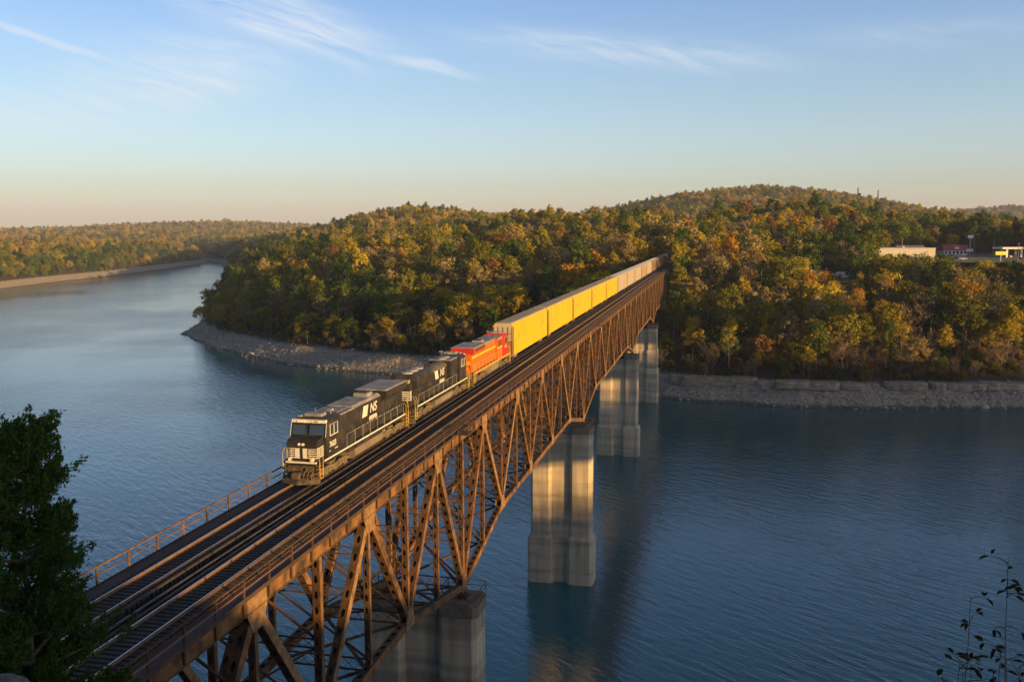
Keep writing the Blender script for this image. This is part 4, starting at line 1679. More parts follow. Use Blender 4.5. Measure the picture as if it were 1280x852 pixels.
def make_loco(style, pal, label, y0, flipped):
    Lr = 22.3
    root = empty('freight_locomotive', (0, y0 + (Lr if flipped else 0), 0), PI if flipped else 0)
    tag(root, label, 'locomotive')
    B = root
    # underframe with its light edge stripe
    f = MB()
    f.box(-1.5, 1.5, 1.15, 21.15, 1.42, 1.70)
    f.box(-1.35, 1.35, 6.9, 15.3, 1.1, 1.418)
    f.box(-1.2, 1.2, 1.06, 1.15, 0.95, 1.59)
    f.box(-1.2, 1.2, 21.15, 21.24, 0.95, 1.59)
    f.box(-0.22, 0.22, 0.05, 0.9, 0.72, 1.05)
    f.box(-0.22, 0.22, 21.4, 22.25, 0.72, 1.05)
    fr = f.build('underframe', [pal['frame']], B)
    st = MB()
    for s in (-1, 1):
        st.box(min(s * 1.502, s * 1.512), max(s * 1.502, s * 1.512), 1.9, 20.4, 1.58, 1.70)
    st.build('sill_stripe', pal['sill'], fr)
    # fuel tank, air reservoirs
    k = MB()
    c = 0.28
    k.prism_y([(-1.45 + c, 0.30), (1.45 - c, 0.30), (1.45, 0.30 + c), (1.45, 1.16), (-1.45, 1.16), (-1.45, 0.30 + c)], 8.0, 14.4)
    k.tube((1.2, 14.6, 1.15), (1.2, 17.2 - 1.9, 1.15), 0.2, n=8)
    k.build('fuel_tank', TANK, B)
    truck(B, 4.45)
    truck(B, 17.75)
    # pilot and plow at both ends
    for e, nm in ((0, 'snow_plow'), (1, 'snow_plow')):
        g = MB()
        sg = 1 if e == 0 else -1
        yb = 0.0 if e == 0 else Lr

        def Yp(v): return yb + sg * v
        pr = [(-1.45, 0.14), (0, 0.12), (1.45, 0.14), (1.45, 0.95), (0, 0.95), (-1.45, 0.95)]
        vs = [(-1.5, Yp(0.75), 0.12), (0, Yp(0.18), 0.12), (1.5, Yp(0.75), 0.12), (1.5, Yp(0.98), 0.62), (0, Yp(0.60), 0.52), (-1.5, Yp(0.98), 0.62),
              (-1.5, Yp(1.1), 0.12), (1.5, Yp(1.1), 0.12), (1.5, Yp(1.1), 0.62), (-1.5, Yp(1.1), 0.62)]
        g.add(vs, [(0, 1, 4, 5), (1, 2, 3, 4), (2, 7, 8, 3), (0, 5, 9, 6), (5, 4, 3, 8, 9), (6, 9, 8, 7), (0, 6, 7, 2, 1)])
        g.box(-1.0, 1.0, min(Yp(.9), Yp(1.05)), max(Yp(.9), Yp(1.05)), 0.62, 1.40)
        g.box(-1.1, -.5, min(Yp(.72), Yp(.9)), max(Yp(.72), Yp(.9)), 1.1, 1.3)
        g.box(.5, 1.1, min(Yp(.72), Yp(.9)), max(Yp(.72), Yp(.9)), 1.1, 1.3)
        for hx in (-0.95, -0.62, -0.3, 0.34, 0.66, 0.98):      # air hoses and brackets
            g.tube((hx, Yp(0.9), 1.0), (hx, Yp(0.62), 0.72), 0.045, n=5)
            g.tube((hx, Yp(0.62), 0.72), (hx * 0.98, Yp(0.66), 0.45), 0.045, n=5)
        g.box(-0.20, 0.20, min(Yp(-0.02), Yp(0.9)), max(Yp(-0.02), Yp(0.9)), 0.74, 1.02)
        g.box(-0.28, 0.28, min(Yp(-0.04), Yp(0.22)), max(Yp(-0.04), Yp(0.22)), 0.66, 1.10)
        pl = g.build(nm, PILOT, B)
        stp = MB()
        for s in (-1, 1):                                # corner steps
            for i in range(4):
                z = 0.42 + i * 0.33
                stp.box(min(s * 1.0, s * 1.5), max(s * 1.0, s * 1.5), min(Yp(1.1), Yp(1.62)), max(Yp(1.1), Yp(1.62)), z, z + 0.05)
            for yy in (1.08, 1.62):
                stp.box(min(s * 1.46, s * 1.5), max(s * 1.46, s * 1.5), min(Yp(yy), Yp(yy + .05)), max(Yp(yy), Yp(yy + .05)), 0.4, 1.7)
        stp.build('corner_steps', pal['step'], pl)
        hr = []
        for s in (-1, 1):
            for yy in (1.02, 1.66):
                hr += [((s * 1.5, Yp(yy), 0.55), (s * 1.5, Yp(yy), 2.35)), ((s * 1.5, Yp(yy), 2.35), (s * 1.32, Yp(yy + .03), 2.72))]
            hr += [((s * 1.32, Yp(1.05), 2.72), (s * .75, Yp(0.98), 2.72)), ((s * .75, Yp(.98), 1.7), (s * .75, Yp(.98), 2.72))]
        handrail('end_handrail', hr, pal['step'], pl, 0.026)
    # side handrails along the walkway
    for s in (-1, 1):
        pts = []
        ys = np.linspace(6.4, 20.0, 9)
        for yy in ys: pts.append(((s * 1.45, yy, 1.70), (s * 1.45, yy, 2.72)))
        pts.append(((s * 1.45, ys[0], 2.72), (s * 1.45, ys[-1], 2.72)))
        handrail('side_handrail', pts, pal['hand'], B, 0.022)
    cb = pal['cab']
    # nose
    n = MB()
    if style == 'ge':
        n.prism_x([(1.15, 1.70), (1.12, 3.05), (1.45, 3.32), (2.75, 3.48), (2.75, 1.70)], -1.22, 1.22)
        n.add([(-1.22, 1.12, 3.05), (1.22, 1.12, 3.05), (1.22, 1.45, 3.32), (-1.22, 1.45, 3.32)], [])
        ns = n.build('nose', pal['nose'], B)
    else:
        n.prism_x([(1.35, 1.70), (1.30, 2.95), (1.55, 3.2), (2.85, 3.34), (2.85, 1.70)], -1.1, 1.1)
        ns = n.build('nose', pal['nose'], B)
    w = 1.22 if style == 'ge' else 1.1
    yn = 1.12 if style == 'ge' else 1.30
    if pal['bands']:
        b = MB()
        for i in range(5):
            z = 1.95 + i * 0.17
            z2 = z + 0.085
            yy = yn + 0.03 - 0.004
            b.box(0.14, w + 0.004, yy - 0.03, yy, z, z2)
            b.box(-w - 0.004, -0.14, yy - 0.03, yy, z, z2)
            for s in (-1, 1):
                b.box(min(s * w, s * (w + .012)), max(s * w, s * (w + .012)), yy, 2.4, z, z2)
        b.box(-0.52, -0.20, yn - 0.034, yn - 0.004, 1.95, 2.72)
        b.box(0.12, 0.46, yn - 0.034, yn - 0.004, 1.95, 2.72)
        b.build('nose_stripes', pal['white'], ns)
    hl = MB()
    for dx in (-0.16, 0.16):
        hl.tube((dx, yn + 0.02, 3.02), (dx, yn - 0.06, 3.02), 0.11, n=10)
    hl.build('headlight', LAMP, ns)
    for s in (-1, 1):
        d_ = MB()
        d_.tube((s * 0.92, yn - .02, 1.86), (s * 0.92, yn - 0.16, 1.86), 0.13, n=10)
        d_.build('ditch_light', LAMP, ns)
    an = MB()
    an.box(-1.25, 1.25, yn - 0.16, yn - 0.02, 1.60, 1.72)
    an.build('anticlimber', pal['white'] if pal['bands'] else pal['frame'], ns)
    # cab with windscreens
    c = MB()
    y1, y2 = 2.55, 5.35
    c.prism_x([(2.35, 3.30), (2.62, 4.25), (2.75, 4.50), (y2, 4.50), (y2, 1.70), (2.55, 1.70)][::1], -1.48, 1.48)
    c.prism_y([(-1.48, 4.502), (1.48, 4.502), (1.0, 4.72), (-1.0, 4.72)], 2.8, y2 - .02)
    cab = c.build('cab', cb, B)
    v = MB()
    for s in (-1, 1):                               # painted corner posts beside the screens
        v.add([(s * 1.45 - .03, 2.30, 3.36), (s * 1.45 + .03, 2.30, 3.36), (s * 1.45 + .03, 2.585, 4.34), (s * 1.45 - .03, 2.585, 4.34)], [(0, 1, 2, 3)])
    v.box(-1.40, 1.40, 2.50, 2.80, 4.39, 4.62)
    v.build('cab_front', pal['white'] if pal['bands'] else cb, cab)
    for (xa, xb) in ((-1.30, -0.22), (0.10, 1.30)):
        g = MB()
        ya, yb_ = 2.345 - .045, 2.535 - .045
        g.add([(xa, ya + .012, 3.50), (xb, ya + .012, 3.50), (xb, yb_ + .025, 4.22), (xa, yb_ + .025, 4.22)], [(0, 1, 2, 3)])
        g.build('windscreen', GLASS, cab)
    nbx = MB()
    for s in (-1, 1):
        nbx.box(min(s * .30, s * .95), max(s * .30, s * .95), 2.46, 2.498, 4.40, 4.58)
    nbx.build('number_board', LAMP, cab)
    for s in (-1, 1):
        g = MB()
        for (ya, yb_) in ((3.15, 3.75), (3.85, 4.45)):
            g.box(min(s * 1.482, s * 1.495), max(s * 1.482, s * 1.495), ya, yb_, 3.42, 4.12)
        fr2 = g.build('side_window', GLASS, cab)
        q = MB()
        for ya in (3.05, 3.78, 4.48): q.box(min(s * 1.483, s * 1.52), max(s * 1.483, s * 1.52), ya, ya + 0.05, 3.32, 4.2)
        q.box(min(s * 1.483, s * 1.53), max(s * 1.483, s * 1.53), 3.0, 4.55, 3.30, 3.36)
        q.build('window_frame', pal['white'] if pal['bands'] else pal['frame'], fr2)
        dr = MB()
        dr.box(min(s * 1.40, s * 1.52), max(s * 1.40, s * 1.52), 2.95, 4.65, 4.16, 4.22)
        dr.build('sunshade', ROOFG, cab)
    # long hood
    h = MB()
    hood = pal['body']
    if style == 'ge':
        h.box(-1.02, 1.02, 5.35, 20.6, 1.70, 4.30)
        h.prism_y([(-1.02, 4.302), (1.02, 4.302), (0.72, 4.55), (-0.72, 4.55)], 5.4, 15.2, 1)
        h.box(-1.35, 1.35, 5.36, 8.4, 1.70, 4.42)
        for yy in np.arange(8.7, 20.4, 1.02):
            for s in (-1, 1):
                h.box(min(s * 1.022, s * 1.05), max(s * 1.022, s * 1.05), yy, yy + 0.94, 1.85, 3.2)
                h.box(min(s * 1.05, s * 1.07), max(s * 1.05, s * 1.07), yy + .1, yy + 0.18, 2.4, 2.6, 1)
    else:
        h.box(-0.92, 0.92, 5.35, 21.0, 1.70, 3.95)
        pr = [(0.92 * math.cos(a), 3.951 + 0.52 * math.sin(a)) for a in np.linspace(0, PI, 9)]
        h.prism_y(pr, 8.3, 15.0, 1)
        h.box(-1.3, 1.3, 5.36, 8.28, 1.70, 4.5)
        for yy in np.arange(8.7, 20.4, 0.9):
            for s in (-1, 1):
                h.box(min(s * 0.922, s * 0.95), max(s * 0.922, s * 0.95), yy, yy + 0.82, 1.85, 3.3)
    hd = h.build('long_hood', [hood, pal['roof'] if style == 'ge' else pal['hump']], B)
    # grilles
    for s in (-1, 1):
        g = MB()
        x = 1.36 if style == 'ge' else 1.31
        for i in range(8):
            g.box(min(s * x, s * (x + .03)), max(s * x, s * (x + .03)), 5.7, 8.0, 3.3 + i * .11, 3.36 + i * .11)
        g.build('side_grille', DARK, hd)
    # radiator
    r = MB()
    if style == 'ge':
        r.prism_y([(-1.02, 3.75), (1.02, 3.75), (1.5, 4.1), (1.5, 4.72), (-1.5, 4.72), (-1.5, 4.1)], 15.4, 20.9)
        rd = r.build('radiator_housing', pal['body'], hd)
        t = MB()
        t.prism_y([(-1.55, 4.722), (1.55, 4.722), (1.4, 4.80), (-1.4, 4.80)], 15.35, 20.95)
        t.build('radiator_roof', pal['roof'], rd)
        t = MB()
        for i in range(11):
            for s in (-1, 1):
                t.box(min(s * 1.502, s * 1.52), max(s * 1.502, s * 1.52), 15.7 + i * .46, 16.0 + i * .46, 4.16, 4.64)
        t.build('radiator_grille', DARK, rd)
    else:
        r.prism_y([(-0.922, 3.2), (0.922, 3.2), (1.42, 3.55), (1.42, 4.62), (1.15, 4.78), (-1.15, 4.78), (-1.42, 4.62), (-1.42, 3.55)], 15.2, 20.3)
        rd = r.build('radiator_housing', pal['body'], hd)
        for yy in (16.2, 17.8, 19.4):
            t = MB()
            t.tube((0, yy, 4.78), (0, yy, 4.92), 0.68, 0.66, 16)
            t.tube((0, yy, 4.92), (0, yy, 4.95), 0.2, 0.2, 8)
            t.build('radiator_fan', ROOFG, rd)
    if style == 'ge':
        q = MB()
        q.box(-1.30, 1.30, 5.4, 8.35, 4.422, 4.52)
        q.box(-1.1, 1.1, 8.42, 10.6, 4.56, 4.63)
        q.box(-1.1, 1.1, 10.65, 12.6, 4.555, 4.61)
        q.box(-0.62, 0.62, 12.9, 14.2, 4.552, 4.86)
        q.box(-0.38, 0.38, 13.2, 13.9, 4.862, 4.98, 1)
        q.box(-0.9, -0.5, 14.4, 15.1, 4.552, 4.72)
    else:
        q = MB()
        q.box(-1.25, 1.25, 5.4, 8.2, 4.502, 4.6)
        q.tube((0, 6.2, 4.6), (0, 6.2, 4.74), 0.55, n=14)
        q.tube((0, 7.4, 4.6), (0, 7.4, 4.74), 0.55, n=14)
        q.box(-0.35, 0.35, 11.8, 12.6, 4.40, 4.72, 1)
        q.box(-0.7, 0.7, 20.35, 20.95, 3.96, 4.3)
    q.build('roof_equipment', [pal['roof'], DARK], hd)
    e = MB()                                               # horns, antennas, cab air conditioner
    e.box(-0.7, 0.7, 3.3, 4.2, 4.725, 4.95)
    e.tube((0.9, 4.6, 4.7), (0.9, 4.6, 5.05), 0.03, n=5)
    for dx in (0.78, 0.9, 1.02): e.tube((dx, 4.35, 5.05), (dx, 4.75, 5.05), 0.05, 0.09, 7)
    e.box(-1.1, -0.85, 3.0, 3.3, 4.6, 4.82)
    e.tube((-.4, 4.6, 4.7), (-.4, 4.6, 5.15), 0.02, n=4)
    e.build('cab_roof_gear', ROOFG, cab)
    # end of the long hood
    en = MB()
    if style == 'ge':
        en.box(-0.98, 0.98, 20.602, 21.0, 1.70, 4.0)
    else:
        en.box(-0.88, 0.88, 21.002, 21.12, 1.70, 3.9)
    eh = en.build('hood_end', pal['hoodend'], hd)
    if pal['bands']:
        ye = 21.0 if style == 'ge' else 21.12
        t = MB()
        for i in range(5):
            t.box(-0.88, 0.88, ye + .002, ye + 0.02, 2.30 + i * 0.2, 2.42 + i * 0.2)
            for s in (-1, 1): t.box(min(s * .922, s * .935), max(s * .922, s * .935), ye - 0.45, ye + .01, 2.30 + i * .2, 2.42 + i * .2)
        t.box(-0.5, 0.5, ye + .002, ye + 0.02, 3.55, 3.85)
        t.build('end_stripes', pal['white'], eh)
    return root, hd, cab, ns


P_BLACK = dict(frame=BLACK, sill=WHITE, cab=BLACK, nose=BLACK, body=BLACK, roof=ROOFG, hump=mat('brown_dusty_hood', (0.13, 0.10, 0.075), (0.07, 0.055, 0.045), rough=0.7, scale=1), bands=True, white=WHITE, step=YELR, hand=ROOFG, hoodend=BLACK)
P_ORG = dict(frame=mat('dull_yellow_frame', (0.30, 0.19, 0.06), (0.18, 0.11, 0.05), rough=0.8, scale=1.2), sill=LYEL, cab=RED, nose=RED, body=ORANGE, roof=ROOFG, hump=ORANGE, bands=False, white=LYEL, step=YELR, hand=YELR, hoodend=ORANGE)


def herald(parent, x, y, z, s, sgn):
    """slanted block of white speed lines with two italic letters and a line beneath"""
    g = MB()
    h = 0.86 * s
    wdt = 1.2 * s
    xx = x + sgn * 0.004
    a = [(y - wdt * .5, z - h * .5), (y + wdt * .34, z - h * .5), (y + wdt * .60, z + h * .5), (y - wdt * .22, z + h * .5)]
    # the block is cut by thin dark slits like a running mane
    for i in range(5):
        t0, t1 = i / 5 + 0.012, (i + 1) / 5 - 0.012
        def at(t): return ((a[0][0] + (a[3][0] - a[0][0]) * t, z - h * .5 + h * t), (a[1][0] + (a[2][0] - a[1][0]) * t, z - h * .5 + h * t))
        p, q = at(t0)
        r_, s_ = at(t1)
        g.prism_x([p, q, s_, r_], min(xx, xx + sgn * .008), max(xx, xx + sgn * .008))
    g.build('herald', WHITE, parent)


# lead locomotive
l1, hood1, cab1, nose1 = make_loco('ge', P_BLACK, 'leading black locomotive with white striped nose and number 7603 on its cab', 0.0, False)
RX = (PI / 2, 0, PI / 2)
text('cab_number', '7603', 0.62, WHITE, cab1, (1.492, 3.55, 2.62), RX, sx=1.05)
ln = MB(); ln.box(1.49, 1.498, 3.9, 4.5, 2.14, 2.2); ln.box(1.49, 1.498, 2.9, 3.05, 2.1, 2.2); ln.build('cab_stencil', WHITE, cab1)
herald(hood1, 1.06, 11.3, 3.62, 1.12, 1)
text('hood_lettering', 'NS', 1.12, WHITE, hood1, (1.075, 13.2, 3.62), RX, shear=0.25, sx=1.15)
ln = MB(); ln.box(1.073, 1.083, 12.2, 14.1, 2.62, 2.72); ln.box(1.073, 1.083, 12.2, 14.1, 2.76, 2.86); ln.box(1.073, 1.083, 12.3, 14.0, 2.90, 2.99); ln.build('hood_placard', WHITE, hood1)
text('number_plate', '7603', 0.17, BLACK, cab1, (0.62, 2.455, 4.49), (PI / 2, 0, 0))
# second, running long hood first
l2, hood2, cab2, nose2 = make_loco('emd', P_BLACK, 'second black locomotive, rounded brown hood, cab at its far end next to the orange engine', 22.3, True)
herald(hood2, -0.95, 12.3, 3.55, 1.1, -1)
text('hood_lettering', 'NS', 1.1, WHITE, hood2, (-0.965, 10.4, 3.55), (PI / 2, 0, -PI / 2), shear=0.25, sx=1.15)
ln = MB(); ln.box(-.975, -.965, 9.6, 11.4, 2.72, 2.82); ln.box(-.975, -.965, 9.6, 11.4, 2.5, 2.66); ln.build('hood_placard', WHITE, hood2)
# third: orange and red with a yellow stripe
l3, hood3, cab3, nose3 = make_loco('ge', P_ORG, 'orange locomotive with yellow stripe and red cab, coupled before the yellow cars', 44.6, True)
sp_ = MB()
for s in (-1, 1):
    sp_.box(min(s * 1.072, s * 1.085), max(s * 1.072, s * 1.085), 5.4, 20.6, 3.30, 3.62, 0)
    sp_.box(min(s * 1.36, s * 1.372), max(s * 1.36, s * 1.372), 5.4, 8.38, 3.05, 3.28, 0)
    sp_.box(min(s * 1.072, s * 1.083), max(s * 1.072, s * 1.083), 8.5, 20.6, 3.24, 3.28, 1)
    sp_.box(min(s * 1.072, s * 1.083), max(s * 1.072, s * 1.083), 8.5, 20.6, 3.64, 3.68, 1)
sp_.build('yellow_stripe', [LYEL, BLACK], hood3)
sp_ = MB(); sp_.box(-1.0, 1.0, 21.002, 21.015, 2.6, 3.1); sp_.build('end_stripe', LYEL, hood3)
sp_ = MB(); sp_.prism_y([(-1.021, 3.752), (1.021, 3.752), (1.501, 4.1), (1.501, 4.70), (-1.501, 4.70), (-1.501, 4.1)], 20.9, 20.93); sp_.build('red_end_panel', RED, hood3)
text('hood_number', '8105', 0.5, WHITE, cab3, (-1.492, 3.9, 2.9), (PI / 2, 0, -PI / 2))


# autoracks
def make_rack(side, roof, ends, endlow, marks=True):
    root = empty('autorack_car', (0, 0, 0))
    Lb = 27.0
    hw = 1.55
    Y0 = 0.78
    s = MB()
    # body shell: sides, sloped shoulder panels
    s.prism_y([(-hw, 0.98), (hw, 0.98), (hw, 5.22), (1.18, 5.66), (-1.18, 5.66), (-hw, 5.22)], Y0, Y0 + Lb)
    for k in range(18):
        yy = 0.95 + k * (Lb - 0.34) / 17
        for g in (-1, 1):
            s.box(min(g * hw, g * (hw + .035)), max(g * hw, g * (hw + .035)), yy - 0.05, yy + 0.05, 1.0, 5.2)
    for zz in (1.04, 2.55, 3.95, 5.12):
        for g in (-1, 1):
            s.box(min(g * hw, g * (hw + .022)), max(g * hw, g * (hw + .022)), 0.84, 0.72 + Lb, zz, zz + 0.09)
    for g in (-1, 1):
        for yy in (Y0 + .02, Y0 + Lb - .22):
            s.box(min(g * (hw + .036), g * (hw + .044)), max(g * (hw + .036), g * (hw + .044)), yy, yy + .2, 1.0, 5.2, 1)
    body = s.build('side_panels', [side, DARK], root)
    r = MB()
    r.prism_y([(-1.2, 5.662), (1.2, 5.662), (0.9, 5.76), (-0.9, 5.76)], 0.74, 0.82 + Lb)
    for k in range(22):
        yy = 0.9 + k * (Lb - 0.9) / 21
        r.box(-1.0, 1.0, yy - .03, yy + .03, 5.7, 5.79)
    r.build('roof', roof, root)
    for yy, sg in ((Y0, -1), (Y0 + Lb, 1)):
        e = MB()
        e.prism_y([(-hw + .1, 3.02), (hw - .1, 3.02), (hw - .1, 5.15), (1.1, 5.58), (-1.1, 5.58), (-hw + .1, 5.15)], min(yy, yy + sg * .04), max(yy, yy + sg * .04), 0)
        e.box(-hw + .1, hw - .1, min(yy, yy + sg * .04), max(yy, yy + sg * .04), 1.0, 3.0, 1)
        for xx in (-1.4, -0.75, -0.02, 0.72, 1.36):
            e.box(xx, xx + 0.05, min(yy, yy + sg * .09), max(yy, yy + sg * .09), 1.0, 5.1, 2)
        for zz in (1.8, 2.9, 4.1):
            e.box(-1.35, 1.35, min(yy, yy + sg * .075), max(yy, yy + sg * .075), zz, zz + .05, 2)
        e.build('end_door', [ends, endlow, DARK], root)
    u = MB()
    u.box(-1.2, 1.2, 0.8, 0.76 + Lb, 0.72, 0.978)
    u.box(-0.3, 0.3, 0.02, 28.5, 0.70, 0.95)
    u.build('underframe', DUSTY, root)
    for yc in (4.2, 28.55 - 4.2):
        t = MB()
        for g in (-1, 1):
            t.prism_x([(yc - 1.25, .35), (yc + 1.25, .35), (yc + 1.25, .6), (yc + .4, .78), (yc - .4, .78), (yc - 1.25, .6)], g * 1.02 - .08, g * 1.02 + .08)
        t.box(-1, 1, yc - .3, yc + .3, .4, .7)
        tk = t.build('truck', DUSTY, root)
        for dy in (-.88, .88):
            w = MB()
            for g in (-1, 1): w.tube((g * .69, yc + dy, .42), (g * .83, yc + dy, .42), .42, n=14)
            w.build('wheelset', DARK, tk)
    if marks:
        m = MB()
        for (ya, yb_, za, zb_) in ((4.1, 4.5, 3.35, 3.9), (4.6, 5.0, 3.35, 3.9), (4.1, 5.0, 3.05, 3.2), (23.0, 23.7, 3.6, 3.95), (23.9, 24.2, 3.6, 3.95)):
            m.box(hw + .036, hw + .042, ya, yb_, za, zb_)
            m.box(-hw - .042, -hw - .036, ya, yb_, za, zb_)
        m.build('stencil', mat('faded_stencil', (0.42, 0.33, 0.12), (0.25, 0.2, 0.1), rough=.7, scale=4), root)
    return root


yr = make_rack(AYEL, AROOF, AEND, AENDL)
tan = make_rack(ATAN, AROOFL, AEND, AENDL, False)
ora = make_rack(AORA, AROOFL, AEND, AENDL, False)
brn = make_rack(ABRN_SHADE, AROOFL, AEND, AENDL, False)
order = ['y'] * 5 + ['t', 't', 't', 'o', 't', 'b', 'b', 't', 'b', 'o', 'b', 't', 'b', 'b', 't', 'b']
protos_ = {'y': yr, 't': tan, 'o': ora, 'b': brn}
used = set()
ordw = ['first', 'second', 'third', 'fourth', 'fifth', 'sixth', 'seventh', 'eighth', 'ninth', 'tenth', 'eleventh', 'twelfth', 'thirteenth', 'fourteenth', 'fifteenth', 'sixteenth', 'seventeenth', 'eighteenth', 'nineteenth', 'twentieth', 'last']
colw = {'y': 'bright yellow', 't': 'pale tan', 'o': 'rust stained tan', 'b': 'shade-darkened brown'}
for k, c in enumerate(order):
    o = protos_[c]
    if c in used: o = copy_tree(o)
    used.add(c)
    o.location = (0, 66.95 + 28.55 * k, 0)
    tag(o, '%s closed car carrier wagon, %s wagon behind the orange locomotive' % (colw[c], ordw[k]), 'rail wagon', 'car carrier wagons of the train')
#END_TRAIN

# ------------------------------------------------------------------ buildings, yard and road on the right
def at(px, py, dist):
    """point seen at a pixel of the photograph, at a given depth along the view"""
    d = _fw + _r2 * ((px - 640) / FPX) + _u2 * ((426 - py) / FPX)
    return CAM + d * dist


FLAT = 2.2
BW = mat('cream_wall', (0.47, 0.43, 0.35), (0.38, 0.34, 0.28), rough=0.8, scale=0.5)
BWH = mat('white_wall', (0.72, 0.70, 0.66), (0.6, 0.58, 0.54), rough=0.8, scale=0.5)
BGR = mat('grey_wall', (0.34, 0.33, 0.33), (0.26, 0.25, 0.25), rough=0.8, scale=0.5)
RFG = mat('grey_metal_roof', (0.36, 0.36, 0.38), (0.28, 0.28, 0.3), rough=0.6, scale=0.3)
RFP = mat('purple_grey_roof', (0.20, 0.14, 0.17), (0.14, 0.10, 0.12), rough=0.7, scale=0.4)
RFR = mat('red_metal_roof', (0.36, 0.05, 0.05), (0.28, 0.045, 0.045), rough=0.55, scale=0.4)
WIN = mat('dark_window', (0.03, 0.035, 0.04), rough=0.15, spec=0.8)
ASPH = mat('asphalt', (0.10, 0.10, 0.105), (0.15, 0.15, 0.15), rough=0.9, scale=0.25, coords='World')
GRASS = mat('mown_grass', (0.06, 0.085, 0.025), (0.10, 0.11, 0.04), rough=0.95, scale=0.4, coords='World')
PAINTW = mat('road_paint', (0.6, 0.6, 0.56), rough=0.8)
PAINTY = mat('sign_yellow', (0.75, 0.55, 0.03), rough=0.5)


def sheet(name, pts, z, m, lab=None):
    b = MB()
    b.add([(x, y, z) for x, y in pts], [tuple(range(len(pts)))])
    return tag(b.build(name, m), kind='structure', label=lab)


def P2(px, dist):
    """ground spot from picture column and distance (m) along the view"""
    p = at(px, 300, dist)
    return p.x, p.y


def poly_px(l): return [P2(a, b) for a, b in l]


ylo = poly_px([(1090, 470), (1300, 470), (1300, 760), (1085, 700)])
sheet('parking_lot', poly_px([(1150, 500), (1240, 500), (1232, 690), (1140, 640)]), FLAT + 0.02, ASPH)
sheet('lawn', poly_px([(1092, 488), (1180, 492), (1312, 474), (1312, 640), (1180, 640), (1090, 600)]), FLAT + 0.012, GRASS)
sheet('road', poly_px([(1226, 660), (1300, 440), (1360, 440), (1245, 690)]), FLAT + 0.032, ASPH)
sheet('lawn', poly_px([(1198, 478), (1262, 470), (1256, 530), (1214, 590), (1200, 560)]), FLAT + 0.026, GRASS)
for k, (a, b) in enumerate(((1168, 1222), (1166, 1218))):
    d = 545 + k * 38
    p, q = Vector((*P2(a, d), 0)), Vector((*P2(b, d), 0))
    m = MB(); m.bar((p.x, p.y, FLAT + .036), (q.x, q.y, FLAT + .036), 0.9, 0.008)
    tag(m.build('road_markings', PAINTW), kind='structure')


def building(name, px0, px1, dist, depth, hwall, wall, roof, label, style='flat', rise=1.5, wins=0, doors=0, base=FLAT, trim=None, cat='building'):
    """a building facing the photographer, between two picture columns"""
    a, b = Vector((*P2(px0, dist), 0)), Vector((*P2(px1, dist), 0))
    w = (b - a).length
    rz = math.atan2(b.y - a.y, b.x - a.x)
    root = empty(name, (a.x, a.y, base), rz)
    tag(root, label, cat)
    m = MB(); m.box(0, w, 0, depth, -3, hwall); wl = m.build('wall', wall, root)
    r = MB()
    if style == 'flat':
        r.box(-.25, w + .25, -.25, depth + .25, hwall + .002, hwall + .35)
        r.box(w * .3, w * .3 + 1.5, depth * .5, depth * .5 + 1.2, hwall + .352, hwall + 1.2)
        r.box(w * .68, w * .68 + 1.5, depth * .4, depth * .4 + 1.4, hwall + .352, hwall + 1.1)
    elif style == 'gable':
        r.prism_x([(-.5, hwall - .1), (depth + .5, hwall - .1), (depth / 2, hwall + rise)], -.4, w + .4)
    elif style == 'mansard':
        r.prism_x([(-.6, hwall - .6), (depth + .6, hwall - .6), (depth - 1.2, hwall + rise), (1.2, hwall + rise)], -.6, w + .6)
    rf_ = r.build('roof', roof, root)
    for k in range(wins):
        x = w * (k + .5) / wins
        q = MB(); q.box(x - w / wins * .3, x + w / wins * .3, -.06, -.002, hwall * .3, hwall * .72); q.build('window', WIN, root)
    for k in range(doors):
        x = w * (k + .25) / max(1, doors)
        q = MB(); q.box(x - 1.6, x + 1.6, -.05, -.002, 0, min(3.4, hwall * .75)); q.build('door', BGR, root)
    return root, w


building('warehouse', 1070, 1170, 520, 26, 6.6, BW, RFG, 'long cream warehouse with flat grey roof behind the right bank trees', wins=0, doors=4)
building('shop_building', 1126, 1160, 575, 14, 4.2, BGR, RFP, 'low building with purple grey roof behind the long warehouse', style='gable', rise=3.2, wins=5)
rb, wr = building('diner', 1181, 1210, 610, 12, 4.0, BWH, RFR, 'low diner with long red roof beside the car park', style='mansard', rise=3.0, wins=6)
q = MB(); q.box(wr * .42, wr * .62, -.75, -.64, 4.3, 5.5); q.build('roof_sign', BWH, rb)
cn = empty('fuel_canopy', (*P2(1254, 560), FLAT))
rz = YAW * -1
cn.rotation_euler = (0, 0, rz)
m = MB(); m.box(0, 26, 0, 12, 5.2, 6.4); m.build('roof', BWH, cn)
for (xx, yy) in ((4, 2.5), (13, 2.5), (22, 2.5), (4, 9), (13, 9), (22, 9)):
    m = MB(); m.box(xx - .55, xx + .55, yy - .4, yy + .4, 0, 5.2); m.build('column', BWH, cn)
tag(cn, 'white flat fuel station canopy on square columns at the right edge', 'canopy')

